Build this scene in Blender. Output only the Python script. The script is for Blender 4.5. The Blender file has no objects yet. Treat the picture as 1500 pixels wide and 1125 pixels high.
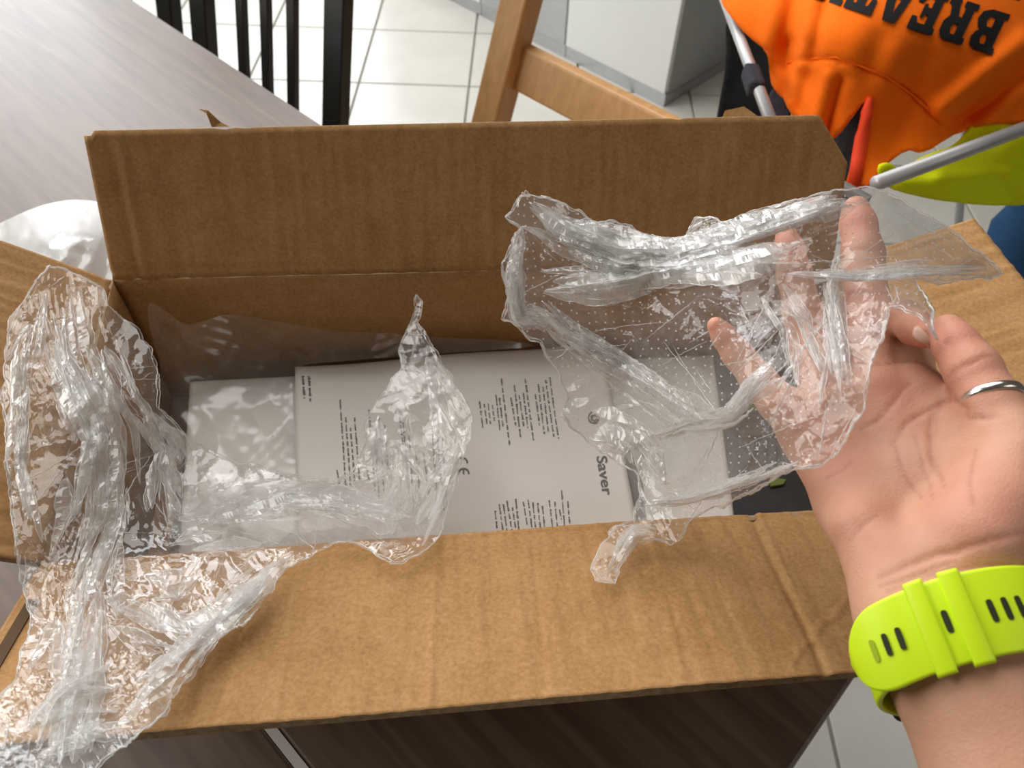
import bpy, bmesh, math, random
import numpy as np
from mathutils import Vector, Matrix
from mathutils.geometry import delaunay_2d_cdt

S = bpy.context.scene
COL = S.collection
# ------------------------------------------------------------------ camera
F, CX, CY = 1127.0, 750.0, 562.5
PITCH, ROLL, HC = math.radians(50.7), math.radians(2.0), 1.28
C = np.array([0.0, 0.0, HC])
FW = np.array([0, math.cos(PITCH), -math.sin(PITCH)])
_r = np.array([1.0, 0, 0]); _u = np.cross(_r, FW)
R = _r * math.cos(ROLL) + _u * math.sin(ROLL)
U = -_r * math.sin(ROLL) + _u * math.cos(ROLL)
cam = bpy.data.cameras.new('camera')
cam.sensor_width = 36.0; cam.lens = F / 1500 * 36.0
cam.clip_start = 0.02
cam.dof.use_dof = True; cam.dof.focus_distance = 0.42; cam.dof.aperture_fstop = (cam.lens / 1000) / 0.0019
co = bpy.data.objects.new('camera', cam); COL.objects.link(co)
M = Matrix.Identity(4)
for i in range(3):
    M[i][0], M[i][1], M[i][2], M[i][3] = R[i], U[i], -FW[i], C[i]
co.matrix_world = M
S.camera = co
# ------------------------------------------------------------------ light and exposure
S.view_settings.view_transform = 'Standard'; S.view_settings.look = 'None'
S.view_settings.gamma = 1.0; S.view_settings.use_curve_mapping = False
S.view_settings.exposure = -0.6
S.cycles.transparent_max_bounces = 32
S.cycles.max_bounces = 10
S.cycles.sample_clamp_indirect = 6.0
w = bpy.data.worlds.new('room_light'); S.world = w; w.use_nodes = True
w.node_tree.nodes['Background'].inputs[0].default_value = (1.0, 0.88, 0.72, 1)
w.node_tree.nodes['Background'].inputs[1].default_value = 0.105
def area(name, loc, tgt, sx, sy, power, colr):
    l = bpy.data.lights.new(name, 'AREA'); l.shape = 'RECTANGLE'; l.size = sx; l.size_y = sy; l.energy = power; l.color = colr
    o = bpy.data.objects.new(name, l); COL.objects.link(o)
    o.location = loc; o.rotation_euler = (Vector(tgt) - Vector(loc)).to_track_quat('-Z', 'Y').to_euler()
    return o
area('window_light_far', (-1.9, 4.4, 1.9), (0.0, 0.9, 0.6), 3.2, 1.8, 170, (0.92, 0.96, 1.0))
area('roof_window_light', (-0.7, 2.0, 3.2), (0.1, 0.3, 0.9), 2.8, 2.2, 120, (1.0, 0.97, 0.93))
area('window_light_side', (-3.2, 1.0, 1.9), (0.4, 1.0, 0.6), 2.4, 1.7, 110, (1.0, 0.97, 0.92))
area('fill_light_rear', (1.5, -0.7, 2.4), (0.5, 0.3, 0.4), 1.2, 1.0, 9, (1.0, 0.96, 0.9))  # added fill, brightens the near floor tile, forearm and front flap
# ------------------------------------------------------------------ helpers
def ray(x, y): return R * (x - CX) / F - U * (y - CY) / F + FW
def rays(p):
    p = np.asarray(p, float)
    return np.outer((p[:, 0] - CX) / F, R) - np.outer((p[:, 1] - CY) / F, U) + FW
def at(x, y, d): return C + ray(x, y) * d
def onz(x, y, z):
    d = ray(x, y); return C + d * ((z - HC) / d[2])
def unit(v): v = np.asarray(v, float); return v / np.linalg.norm(v)
def link(o, parent=None):
    COL.objects.link(o)
    if parent is not None:
        o.parent = parent
        o.matrix_parent_inverse = parent.matrix_basis.inverted() if parent.type != 'EMPTY' else Matrix.Translation(-parent.location)
    return o
def tag(o, label=None, cat=None, group=None, kind=None):
    if label: o['label'] = label
    if cat: o['category'] = cat
    if group: o['group'] = group
    if kind: o['kind'] = kind
    return o
def thing(name, label, cat, loc, group=None):
    o = bpy.data.objects.new(name, None); o.location = [float(v) for v in loc]; o.empty_display_size = 0.05
    COL.objects.link(o); return tag(o, label, cat, group)
def mobj(name, verts, faces, mat, parent=None, smooth=False, uv=None, attr=None):
    me = bpy.data.meshes.new(name)
    me.from_pydata([tuple(map(float, v)) for v in verts], [], [tuple(map(int, f)) for f in faces])
    if uv is not None:
        ul = me.uv_layers.new(name='UVMap')
        li = np.zeros(len(me.loops), dtype=np.int32); me.loops.foreach_get('vertex_index', li)
        ul.data.foreach_set('uv', np.asarray(uv, dtype=np.float32)[li].ravel())
    if attr is not None:
        for k, a in attr.items():
            at_ = me.attributes.new(k, 'FLOAT', 'POINT'); at_.data.foreach_set('value', np.asarray(a, dtype=np.float32))
    if mat: me.materials.append(mat)
    if smooth: me.polygons.foreach_set('use_smooth', [True] * len(me.polygons))
    me.update()
    return link(bpy.data.objects.new(name, me), parent)
def bmobj(name, bm, mat, parent=None, smooth=False):
    me = bpy.data.meshes.new(name); bm.to_mesh(me); bm.free()
    if mat: me.materials.append(mat)
    if smooth: me.polygons.foreach_set('use_smooth', [True] * len(me.polygons))
    return link(bpy.data.objects.new(name, me), parent)
def bevel(o, wd, seg=2):
    m = o.modifiers.new('bevel', 'BEVEL'); m.width = wd; m.segments = seg; m.limit_method = 'ANGLE'; m.angle_limit = math.radians(40)
    return o
def frame_box(name, o, ax, ay, az, mat, parent=None, bev=0.0, taper=1.0):
    """box from corner o spanned by three vectors"""
    o, ax, ay, az = [np.asarray(v, float) for v in (o, ax, ay, az)]
    vs = []
    for k in (0, 1):
        for a, b in ((0, 0), (1, 0), (1, 1), (0, 1)):
            p = o + ax * a + ay * b
            if k and taper != 1.0:
                c = o + ax * .5 + ay * .5; p = c + (p - c) * taper
            vs.append(p + az * k)
    fs = [(0, 3, 2, 1), (4, 5, 6, 7), (0, 1, 5, 4), (1, 2, 6, 5), (2, 3, 7, 6), (3, 0, 4, 7)]
    if np.dot(np.cross(ax, ay), az) < 0: fs = [f[::-1] for f in fs]
    ob = mobj(name, vs, fs, mat, parent)
    if bev: bevel(ob, bev)
    return ob
def tube(name, pts, r, mat, parent=None, n=10, closed=False, smooth=True):
    pts = [np.asarray(p, float) for p in pts]; rr = r if hasattr(r, '__len__') else [r] * len(pts)
    vs, fs = [], []; N = len(pts)
    ref = np.array([0.13, 0.27, 0.95])
    for i, p in enumerate(pts):
        if closed: t = pts[(i + 1) % N] - pts[i - 1]
        else: t = pts[min(i + 1, N - 1)] - pts[max(i - 1, 0)]
        t = unit(t + 1e-12); a = np.cross(t, ref)
        if np.linalg.norm(a) < .05: a = np.cross(t, [1, 0, 0])
        a = unit(a); b = np.cross(t, a)
        for k in range(n):
            q = 2 * math.pi * k / n
            vs.append(p + rr[i] * (a * math.cos(q) + b * math.sin(q)))
    for i in range(N if closed else N - 1):
        j = (i + 1) % N
        for k in range(n):
            l = (k + 1) % n
            fs.append((i * n + k, i * n + l, j * n + l, j * n + k))
    if not closed:
        fs.append(tuple(range(n))[::-1]); fs.append(tuple((N - 1) * n + k for k in range(n)))
    if name is None: return vs, fs
    return mobj(name, vs, fs, mat, parent, smooth)
# ------------------------------------------------------------------ numeric noise
def tri_noise(x, y, s, seed, rot=0.0):
    """facetted noise: linear over randomly split cells, sharp creases"""
    rng = np.random.RandomState(seed)
    H = rng.uniform(-1, 1, (128, 128)); D = rng.rand(128, 128) < .5
    c, sn = math.cos(rot), math.sin(rot)
    u = (x * c - y * sn) / s + 40.3; v = (x * sn + y * c) / s + 40.7
    i = np.floor(u).astype(int); j = np.floor(v).astype(int); fu = u - i; fv = v - j
    i %= 127; j %= 127
    a, b, cc, d = H[i, j], H[i + 1, j], H[i, j + 1], H[i + 1, j + 1]
    t1 = np.where(fu + fv < 1, a + (b - a) * fu + (cc - a) * fv, d + (cc - d) * (1 - fu) + (b - d) * (1 - fv))
    t2 = np.where(fu > fv, a + (b - a) * fu + (d - b) * fv, a + (d - cc) * fu + (cc - a) * fv)
    return np.where(D[i, j], t1, t2)
def smooth_noise(x, y, s, seed):
    rng = np.random.RandomState(seed); H = rng.uniform(-1, 1, (128, 128))
    u = np.asarray(x, float) / s + 40.3; v = np.asarray(y, float) / s + 40.7
    i = np.floor(u).astype(int); j = np.floor(v).astype(int); fu = u - i; fv = v - j; i %= 127; j %= 127
    fu = fu * fu * (3 - 2 * fu); fv = fv * fv * (3 - 2 * fv)
    return (H[i, j] * (1 - fu) + H[i + 1, j] * fu) * (1 - fv) + (H[i, j + 1] * (1 - fu) + H[i + 1, j + 1] * fu) * fv
def polydist(P, poly, closed=False):
    P = np.asarray(P, float); best = np.full(len(P), 1e9); run = np.zeros(len(P)); side = np.zeros(len(P)); acc = 0
    n = len(poly)
    for i in range(n if closed else n - 1):
        a = np.asarray(poly[i], float); b = np.asarray(poly[(i + 1) % n], float); e = b - a; L = np.linalg.norm(e)
        t = np.clip(((P - a) @ e) / (L * L), 0, 1); q = a + t[:, None] * e; d = np.linalg.norm(P - q, axis=1)
        m = d < best; best[m] = d[m]; run[m] = acc + t[m] * L
        side[m] = np.sign(e[0] * (P[m, 1] - a[1]) - e[1] * (P[m, 0] - a[0]))
        acc += L
    return best, run, side
def inside(P, poly):
    x, y = P[:, 0], P[:, 1]; r = np.zeros(len(P), bool); n = len(poly)
    for i in range(n):
        x1, y1 = poly[i]; x2, y2 = poly[(i + 1) % n]
        if y1 == y2: continue
        r ^= ((y1 > y) != (y2 > y)) & (x < (x2 - x1) * (y - y1) / (y2 - y1) + x1)
    return r
def rbf(ctrl):
    c = np.asarray(ctrl, float); p = c[:, :2] / 300; n = len(c)
    K = np.linalg.norm(p[:, None] - p[None], axis=2); K = K ** 2 * np.log(K + 1e-9)
    A = np.zeros((n + 3, n + 3)); A[:n, :n] = K + np.eye(n) * 1e-3; A[:n, n] = 1; A[n, :n] = 1; A[:n, n + 1:] = p; A[n + 1:, :n] = p.T
    wts = np.linalg.solve(A, np.concatenate([c[:, 2], [0, 0, 0]]))
    def f(q):
        q = np.asarray(q, float) / 300; k = np.linalg.norm(q[:, None] - p[None], axis=2); k = k ** 2 * np.log(k + 1e-9)
        return k @ wts[:n] + wts[n] + q @ wts[n + 1:]
    return f
def smooth_loop(pts, it=2):
    p = np.asarray(pts, float)
    for _ in range(it):
        q = np.roll(p, -1, axis=0)
        p = np.stack([p * .75 + q * .25, p * .25 + q * .75], 1).reshape(-1, 2)
    return p
def resample(p, sp, closed=True):
    q = np.vstack([p, p[:1]]) if closed else np.asarray(p, float)
    L = np.concatenate([[0], np.cumsum(np.linalg.norm(np.diff(q, axis=0), axis=1))])
    n = max(4, int(L[-1] / sp)); t = np.linspace(0, L[-1], n, endpoint=not closed)
    return np.stack([np.interp(t, L, q[:, 0]), np.interp(t, L, q[:, 1])], 1)
def mesh2d(loop, sp, seed=0):
    rng = np.random.RandomState(seed)
    lo = loop.min(0); hi = loop.max(0)
    gx, gy = np.meshgrid(np.arange(lo[0], hi[0], sp), np.arange(lo[1], hi[1], sp * .87))
    gx[1::2] += sp * .5
    P = np.stack([gx.ravel(), gy.ravel()], 1) + rng.uniform(-.22, .22, (gx.size, 2)) * sp
    P = P[inside(P, loop)]
    P = P[polydist(P, loop, True)[0] > sp * .55]
    V = [Vector((float(a), float(b))) for a, b in np.vstack([loop, P])]
    nb = len(loop)
    out = delaunay_2d_cdt(V, [], [list(range(nb))], 1, 1e-6)
    vv = np.array([[v.x, v.y] for v in out[0]])
    return vv, [tuple(f) for f in out[2]]
# ------------------------------------------------------------------ materials
def mat(name, col=(.5, .5, .5), rough=.5, metal=0.0, spec=.5):
    m = bpy.data.materials.new(name); m.use_nodes = True
    b = m.node_tree.nodes['Principled BSDF']
    b.inputs['Base Color'].default_value = (*col, 1); b.inputs['Roughness'].default_value = rough
    b.inputs['Metallic'].default_value = metal; b.inputs['Specular IOR Level'].default_value = spec
    return m
class NT:
    def __init__(s, m): s.t = m.node_tree; s.n = s.t.nodes; s.b = s.n.get('Principled BSDF')
    def new(s, typ, **kw):
        n = s.n.new(typ)
        for k, v in kw.items(): setattr(n, k, v)
        return n
    def l(s, a, b): s.t.links.new(a, b)
    def coord(s, scale=(1, 1, 1), rot=(0, 0, 0), out='Object'):
        c = s.new('ShaderNodeTexCoord'); mp = s.new('ShaderNodeMapping')
        mp.inputs['Scale'].default_value = scale; mp.inputs['Rotation'].default_value = rot
        s.l(c.outputs[out], mp.inputs['Vector']); return mp.outputs[0]
    def noise(s, vec, scale, detail=4, rough=.6):
        n = s.new('ShaderNodeTexNoise'); n.inputs['Scale'].default_value = scale; n.inputs['Detail'].default_value = detail; n.inputs['Roughness'].default_value = rough
        if vec is not None: s.l(vec, n.inputs['Vector'])
        return n.outputs['Fac']
    def ramp(s, fac, stops):
        r = s.new('ShaderNodeValToRGB'); e = r.color_ramp.elements
        while len(e) < len(stops): e.new(.5)
        for i, (p, c) in enumerate(stops): e[i].position = p; e[i].color = (*c, 1)
        s.l(fac, r.inputs[0]); return r.outputs[0]
    def bump(s, h, strength=.2, dist=.001):
        b = s.new('ShaderNodeBump'); b.inputs['Strength'].default_value = strength; b.inputs['Distance'].default_value = dist
        s.l(h, b.inputs['Height']); s.l(b.outputs[0], s.b.inputs['Normal'])
def noisy(name, c1, c2, scale, rough=.6, stretch=(1, 1, 1), rot=(0, 0, 0), bump=0.0, dist=.001, detail=5, spec=.5, lo=.3, hi=.7, metal=0.0):
    m = mat(name, c1, rough, metal, spec); t = NT(m)
    f = t.noise(t.coord(stretch, rot), scale, detail)
    t.l(t.ramp(f, [(lo, c1), (hi, c2)]), t.b.inputs['Base Color'])
    if bump: t.bump(f, bump, dist)
    return m
M_kraft = mat('kraft_cardboard', (.43, .24, .09), .8, spec=.22); t = NT(M_kraft)
f1 = t.noise(t.coord(), 40, 6, .7); f2 = t.noise(t.coord((1, 1, 1)), 420, 3, .7)
mm = t.new('ShaderNodeMath', operation='MULTIPLY_ADD'); mm.inputs[1].default_value = .62; t.l(f2, mm.inputs[0]); 
m3_ = t.new('ShaderNodeMath', operation='MULTIPLY'); m3_.inputs[1].default_value = .38; t.l(f1, m3_.inputs[0]); t.l(m3_.outputs[0], mm.inputs[2])
t.l(t.ramp(mm.outputs[0], [(.33, (.34, .178, .063)), (.5, (.435, .24, .096)), (.66, (.515, .305, .142))]), t.b.inputs['Base Color']); t.bump(mm.outputs[0], .25, .0006)
M_kraft_edge = noisy('cardboard_cut_edge', (.30, .19, .10), (.52, .38, .24), 260, .9)
M_kraft_dark = mat('painted_slit_shade', (.10, .055, .025), .9)  # dark colour stands in for the shade inside the flap slit
GR = -math.radians(-42.5)
M_table = mat('walnut_table', (.15, .09, .06), .40, spec=.5); t = NT(M_table)
v0 = t.coord((1, 1, 1), (0, 0, GR)); mp2 = t.new('ShaderNodeMapping'); mp2.inputs['Scale'].default_value = (1.6, 22, 22); t.l(v0, mp2.inputs['Vector']); v = mp2.outputs[0]; wv = t.new('ShaderNodeTexNoise'); wv.inputs['Scale'].default_value = 3.2; wv.inputs['Detail'].default_value = 8; wv.inputs['Distortion'].default_value = 1.1; t.l(v, wv.inputs['Vector'])
t.l(t.ramp(wv.outputs['Fac'], [(.30, (.085, .048, .030)), (.5, (.135, .083, .054)), (.68, (.175, .115, .077))]), t.b.inputs['Base Color'])
t.bump(wv.outputs['Fac'], .08, .0005); t.b.inputs['Coat Weight'].default_value = .8; t.b.inputs['Coat Roughness'].default_value = .5
M_tile = noisy('cream_floor_tile', (.58, .57, .52), (.65, .64, .59), 7, .28, bump=.02)
M_grout = noisy('grey_grout', (.38, .37, .35), (.48, .47, .44), 60, .9)
M_black = noisy('black_lacquer', (.006, .006, .006), (.012, .011, .010), 30, .4)
M_oak = mat('oiled_oak', (.45, .25, .10), .42); t = NT(M_oak)
f = t.noise(t.coord((30, 30, 4)), 2.5, 6); t.l(t.ramp(f, [(.3, (.52, .27, .095)), (.7, (.66, .37, .15))]), t.b.inputs['Base Color'])
M_white = noisy('white_laminate', (.78, .80, .80), (.82, .84, .84), 6, .35)
M_side = noisy('shade_painted_side_panel', (.33, .34, .33), (.38, .39, .38), 6, .5)  # white cabinet side, its shade painted in as grey
M_steel = noisy('brushed_steel', (.42, .43, .45), (.55, .56, .58), 40, .35, (1, 1, 12), metal=.7)
M_orange = noisy('orange_sweat_fabric', (.93, .145, .004), (.97, .19, .008), 400, .92, bump=.25, dist=.0006, spec=.15)
M_orange_red = mat('red_orange_cord', (.95, .06, .005), .7)
M_neon = noisy('neon_yellow_fabric', (.74, .82, .005), (.82, .90, .01), 300, .85, bump=.2, dist=.0006, spec=.2)
M_print = mat('black_flock_print', (.013, .013, .014), .85, spec=.2)
M_lining = noisy('charcoal_fabric', (.035, .036, .045), (.055, .056, .065), 300, .95, bump=.3, spec=.1)
M_blackcloth = noisy('black_fabric', (.006, .006, .006), (.010, .010, .010), 300, .95, spec=.08)
M_tube = noisy('grey_painted_tube', (.42, .43, .44), (.5, .51, .52), 20, .4, metal=.3)
M_denim = noisy('blue_denim', (.012, .04, .10), (.03, .085, .18), 500, .9, bump=.3, dist=.0006, spec=.1)
M_paper = noisy('white_paper', (.67, .64, .605), (.71, .68, .645), 8, .7, spec=.3)
M_ink = mat('grey_ink', (.16, .16, .16), .8, spec=.2)
M_case = noisy('black_plastic_case', (.010, .010, .011), (.02, .02, .021), 90, .38)
M_lid = noisy('pale_grey_plastic', (.60, .585, .55), (.66, .645, .61), 12, .45)
M_stripe = noisy('grey_label_band', (.20, .19, .18), (.26, .25, .24), 20, .6)
M_green = mat('yellow_green_label', (.12, .17, .03), .6)
M_strap = noisy('neon_silicone', (.66, .90, .012), (.69, .93, .018), 40, .42, spec=.4)
M_hole = mat('painted_hole_shade', (.02, .028, .004), .8)  # dark colour stands in for the shade inside strap holes
M_holeg = mat('painted_shallow_hole_shade', (.36, .50, .012), .7)  # darker strap green stands in for shade in shallow holes
M_watch = mat('black_polymer', (.010, .010, .011), .35)
M_silver = noisy('polished_silver', (.80, .79, .76), (.86, .85, .82), 80, .22, metal=1.0)
def film(name, haze, dots=0.0, pitch=.0052, rough=.07, tint=(.985, .985, .985), spec=1.4):
    m = bpy.data.materials.new(name); m.use_nodes = True; t = NT(m); t.n.clear()
    out = t.new('ShaderNodeOutputMaterial')
    tr = t.new('ShaderNodeBsdfTransparent'); tr.inputs[0].default_value = (*tint, 1)
    gl = t.new('ShaderNodeBsdfAnisotropic') if False else t.new('ShaderNodeBsdfGlossy'); gl.inputs['Roughness'].default_value = rough
    gl.inputs[0].default_value = (1, 1, 1, 1)
    df = t.new('ShaderNodeBsdfDiffuse'); df.inputs[0].default_value = (.93, .93, .92, 1)
    tl = t.new('ShaderNodeBsdfTranslucent'); tl.inputs[0].default_value = (.93, .93, .92, 1)
    m1 = t.new('ShaderNodeMixShader'); m1.inputs[0].default_value = .45; t.l(df.outputs[0], m1.inputs[1]); t.l(tl.outputs[0], m1.inputs[2])
    c = t.new('ShaderNodeTexCoord')
    nz = t.noise(c.outputs['UV'], 60, 5, .65)
    bp = t.new('ShaderNodeBump'); bp.inputs['Strength'].default_value = .15; bp.inputs['Distance'].default_value = .0012; t.l(nz, bp.inputs['Height'])
    t.l(bp.outputs[0], gl.inputs['Normal'])
    ge = t.new('ShaderNodeNewGeometry'); io = t.new('ShaderNodeMath', operation='MULTIPLY_ADD'); io.inputs[1].default_value = 1 / 1.5 - 1.5; io.inputs[2].default_value = 1.5; t.l(ge.outputs['Backfacing'], io.inputs[0])
    fr = t.new('ShaderNodeFresnel'); t.l(io.outputs[0], fr.inputs['IOR']); t.l(bp.outputs[0], fr.inputs['Normal'])
    k = t.new('ShaderNodeMath', operation='MULTIPLY_ADD'); k.inputs[1].default_value = spec; k.inputs[2].default_value = .0; k.use_clamp = True; t.l(fr.outputs[0], k.inputs[0])
    hz = t.new('ShaderNodeMath', operation='MULTIPLY'); hz.inputs[1].default_value = haze * 2
    n2 = t.noise(c.outputs['UV'], 22, 4, .6); t.l(n2, hz.inputs[0])
    fac = hz.outputs[0]
    if dots:
        sp = t.new('ShaderNodeVectorMath', operation='SCALE'); sp.inputs['Scale'].default_value = 1 / pitch; t.l(c.outputs['UV'], sp.inputs[0])
        vo = t.new('ShaderNodeTexVoronoi'); vo.voronoi_dimensions = '2D'; vo.inputs['Scale'].default_value = 1.0; vo.inputs['Randomness'].default_value = .45
        t.l(sp.outputs[0], vo.inputs['Vector'])
        lt = t.new('ShaderNodeMath', operation='LESS_THAN'); lt.inputs[1].default_value = .105; t.l(vo.outputs['Distance'], lt.inputs[0])
        ml = t.new('ShaderNodeMath', operation='MULTIPLY_ADD'); ml.inputs[1].default_value = dots; ml.use_clamp = True; t.l(lt.outputs[0], ml.inputs[0]); t.l(fac, ml.inputs[2]); fac = ml.outputs[0]  # white dots paint the glints of embossed pinholes
    m2 = t.new('ShaderNodeMixShader'); t.l(fac, m2.inputs[0]); t.l(tr.outputs[0], m2.inputs[1]); t.l(m1.outputs[0], m2.inputs[2])
    m3 = t.new('ShaderNodeMixShader'); t.l(k.outputs[0], m3.inputs[0]); t.l(m2.outputs[0], m3.inputs[1]); t.l(gl.outputs[0], m3.inputs[2])
    t.l(m3.outputs[0], out.inputs[0])
    return m
M_film = film('clear_perforated_film', .085, .42, spec=.95)
M_film_plain = film('clear_film', .075, .12, spec=1.15)
M_film_gather = film('gathered_clear_film', .30, 0, rough=.10)
M_film_rim = film('film_edge_glint', .36, 0)  # milky white imitates bright glints along film edges and folds
M_film_in = film('dull_inner_film', .11, 0, rough=.22)
M_film_white = film('milky_white_film', .95, 0, rough=.18)
# ------------------------------------------------------------------ floor
T = .346
flo = mobj('floor', [(-3.5, -1.2, -.012), (3.5, -1.2, -.012), (3.5, 6, -.012), (-3.5, 6, -.012)], [(0, 1, 2, 3)], M_grout); tag(flo, kind='structure')
def tile_mesh():
    bm = bmesh.new(); bmesh.ops.create_cube(bm, size=1.0)
    g = .006
    for v in bm.verts: v.co = Vector((v.co.x * (T - g), v.co.y * (T - g), (v.co.z - .5) * .011))
    bmesh.ops.bevel(bm, geom=[e for e in bm.edges if all(v.co.z > -.002 for v in e.verts)], offset=.002, segments=1, affect='EDGES')
    me = bpy.data.meshes.new('tile'); bm.to_mesh(me); bm.free(); me.materials.append(M_tile); return me
tm = tile_mesh()
GX, GY = -.167, 2.248            # a joint crossing measured from the tile lines
for i in range(-5, 8):
    for j in range(-8, 4):
        x = GX + (i + .5) * T; y = GY + (j + .5) * T
        if j < -4 and i < 0: continue
        o = bpy.data.objects.new('tile', tm); o.location = (x, y, .0); link(o, flo)
        o.matrix_parent_inverse = Matrix.Identity(4)
# ------------------------------------------------------------------ table
nA = np.array([.676, .737, 0]); aA = np.array([.737, -.676, 0]); ZT = .74
K0 = np.array([.349, .30, ZT])                               # table corner nearest the box
tab = thing('dining_table', 'long dark walnut dining table under the open cardboard box', 'table', (K0[0] - .6, K0[1] - .1, 0))
TL_ = 1.9
frame_box('table_leaf', K0 - aA * TL_ - nA * .452 - [0, 0, .03], aA * TL_, nA * .452, [0, 0, .03], M_table, tab, .003)
frame_box('table_leaf', K0 - aA * TL_ - nA * .91 - [0, 0, .03], aA * TL_, nA * .452, [0, 0, .03], M_table, tab, .003)
frame_box('joint_strip', K0 - aA * TL_ - nA * .4582 - [0, 0, .02], aA * TL_, nA * .0064, [0, 0, .0205], M_paper, tab)['label'] = 'thin pale strip in the joint between the table leaves'
for a in (.06, TL_ - .13):
    for n_ in (.06, .78):
        frame_box('leg', K0 - aA * (a + .07) - nA * (n_ + .07) - [0, 0, ZT], aA * .07, nA * .07, [0, 0, ZT - .03], M_table, tab, .003)
for n_ in (.07, .82):
    frame_box('apron', K0 - aA * (TL_ - .1) - nA * (n_ + .02) - [0, 0, .11], aA * (TL_ - .2), nA * .02, [0, 0, .08], M_table, tab)
# ------------------------------------------------------------------ cardboard box
RIM = .884; ZB = ZT + .001
BL = onz(165, 410, RIM); BR = onz(1221, 384, RIM); FL = onz(60, 826, RIM); FR = onz(1430, 730, RIM)
ctr = (BL + BR + FL + FR) / 4
box = thing('cardboard_box', 'open brown corrugated cardboard box with four spread flaps on the table', 'box', (ctr[0], ctr[1], ZT))
def panel(name, P, Q, d, L, N, th, parent, top=None, creases=(), nx=150, ny=24, amp=.00035, seed=1, flutes=True, tilt=None):
    """corrugated sheet from edge PQ outwards along d; N is the seen side"""
    e = Q - P; W = np.linalg.norm(e); s = np.linspace(0, 1, nx + 1); tt = np.linspace(0, 1, ny + 1)
    Sg, Tg = np.meshgrid(s, tt)
    lim = top(s) if top else np.ones_like(s)
    lim = lim[None, :].repeat(ny + 1, 0)
    X = Sg * W; Y = Tg * lim * L
    h = smooth_noise(X, Y * .08, .0042, seed) * amp * 1.2 if flutes else np.zeros_like(X)
    h = h + smooth_noise(X, Y, .12, seed + 5) * .0012 + smooth_noise(X, Y, .03, seed + 9) * amp * .7
    h -= .0010 * np.exp(-((Y - .004) / .0022) ** 2)
    for cr in creases:
        pd = polydist(np.stack([X.ravel(), Y.ravel()], 1), np.asarray(cr[0]))[0].reshape(X.shape)
        h += cr[1] * np.exp(-(pd / cr[2]) ** 2)
    base = P + Sg[..., None] * e + (Y[..., None]) * d
    A = base + N * h[..., None]; B = base - N * th
    n1 = (nx + 1) * (ny + 1); vs = np.vstack([A.reshape(-1, 3), B.reshape(-1, 3)])
    id_ = lambda i, j, k: k * n1 + j * (nx + 1) + i
    fs, mi = [], []
    for j in range(ny):
        for i in range(nx):
            fs.append((id_(i, j, 0), id_(i + 1, j, 0), id_(i + 1, j + 1, 0), id_(i, j + 1, 0))); mi.append(0)
    fs_b = []
    for j in range(ny):
        for i in range(nx):
            fs.append((id_(i, j, 1), id_(i, j + 1, 1), id_(i + 1, j + 1, 1), id_(i + 1, j, 1))); mi.append(0)
    for i in range(nx):
        fs.append((id_(i, ny, 0), id_(i + 1, ny, 0), id_(i + 1, ny, 1), id_(i, ny, 1))); mi.append(1)
        fs.append((id_(i, 0, 0), id_(i, 0, 1), id_(i + 1, 0, 1), id_(i + 1, 0, 0))); mi.append(1)
    for j in range(ny):
        fs.append((id_(0, j, 0), id_(0, j + 1, 0), id_(0, j + 1, 1), id_(0, j, 1))); mi.append(1)
        fs.append((id_(nx, j, 0), id_(nx, j, 1), id_(nx, j + 1, 1), id_(nx, j + 1, 0))); mi.append(1)
    o = mobj(name, vs, fs, M_kraft, parent)
    o.data.materials.append(M_kraft_edge)
    o.data.polygons.foreach_set('material_index', mi)
    o.data.polygons.foreach_set('use_smooth', [m == 0 for m in mi])
    bm = bmesh.new(); bm.from_mesh(o.data); bmesh.ops.recalc_face_normals(bm, faces=bm.faces); bm.to_mesh(o.data); bm.free()
    return o
Z = np.array([0, 0, 1.0])
def outward(P, Q, ref):
    e = unit(Q - P); n = np.cross(e, Z); return n * np.sign(n @ np.asarray(ref, float))
H = RIM - ZB
for P, Q, ref in ((BL, BR, (0, 1, 0)), (FL, FR, (0, -1, 0)), (BL, FL, (-1, 0, 0)), (BR, FR, (1, 0, 0))):
    n = outward(P, Q, ref)
    panel('box_wall', P, Q, -Z, H, -n, .004, box, nx=60, ny=10, seed=int(abs(ref[0]) * 3 + 11))
frame_box('box_bottom', FL - Z * H, FR - FL, BL - FL, Z * .004, M_kraft, box)
def fdir(P, Q, ref, ang):
    n = outward(P, Q, ref); a = math.radians(ang); d = n * math.cos(a) + Z * math.sin(a)
    N = unit(np.cross(Q - P, d)); N = N if N @ (C - P) > 0 else -N
    return d, N
G = .003
d, N = fdir(FL, FR, (0, -1, 0), 20)
def on_flap(pts):
    out = []
    for x, y in pts:
        v = ray(x, y); q = C + v * ((N @ (FL - C)) / (N @ v)) - FL; e1 = unit(FR - FL); out.append((float(q @ e1), float(q @ unit(d - e1 * (d @ e1)))))
    return out
CRF = [(([(1100, 750), (1120, 800), (1150, 860), (1180, 920), (1212, 990)]), -.0016, .0018), ([(1112, 752), (1132, 800), (1160, 860)], .0008, .0015), ([(1258, 858), (1240, 878), (1222, 905), (1206, 912), (1188, 938), (1172, 952), (1160, 975)], .0011, .0009), ([(440, 905), (500, 928), (560, 942)], .0008, .0010),
       ([(375, 872), (345, 950), (318, 1050)], -.0009, .0022), ([(310, 930), (298, 990), (285, 1060)], -.0007, .0020), ([(440, 830), (420, 940), (405, 1050)], .0005, .002), ([(640, 800), (636, 900), (630, 1030)], .0006, .0014), ([(780, 790), (790, 900), (800, 1010)], -.0006, .0016), ([(950, 780), (975, 880), (1000, 990)], .0004, .0014), ([(880, 770), (890, 800), (940, 850), (1060, 790)], .0003, .001)]
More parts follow.
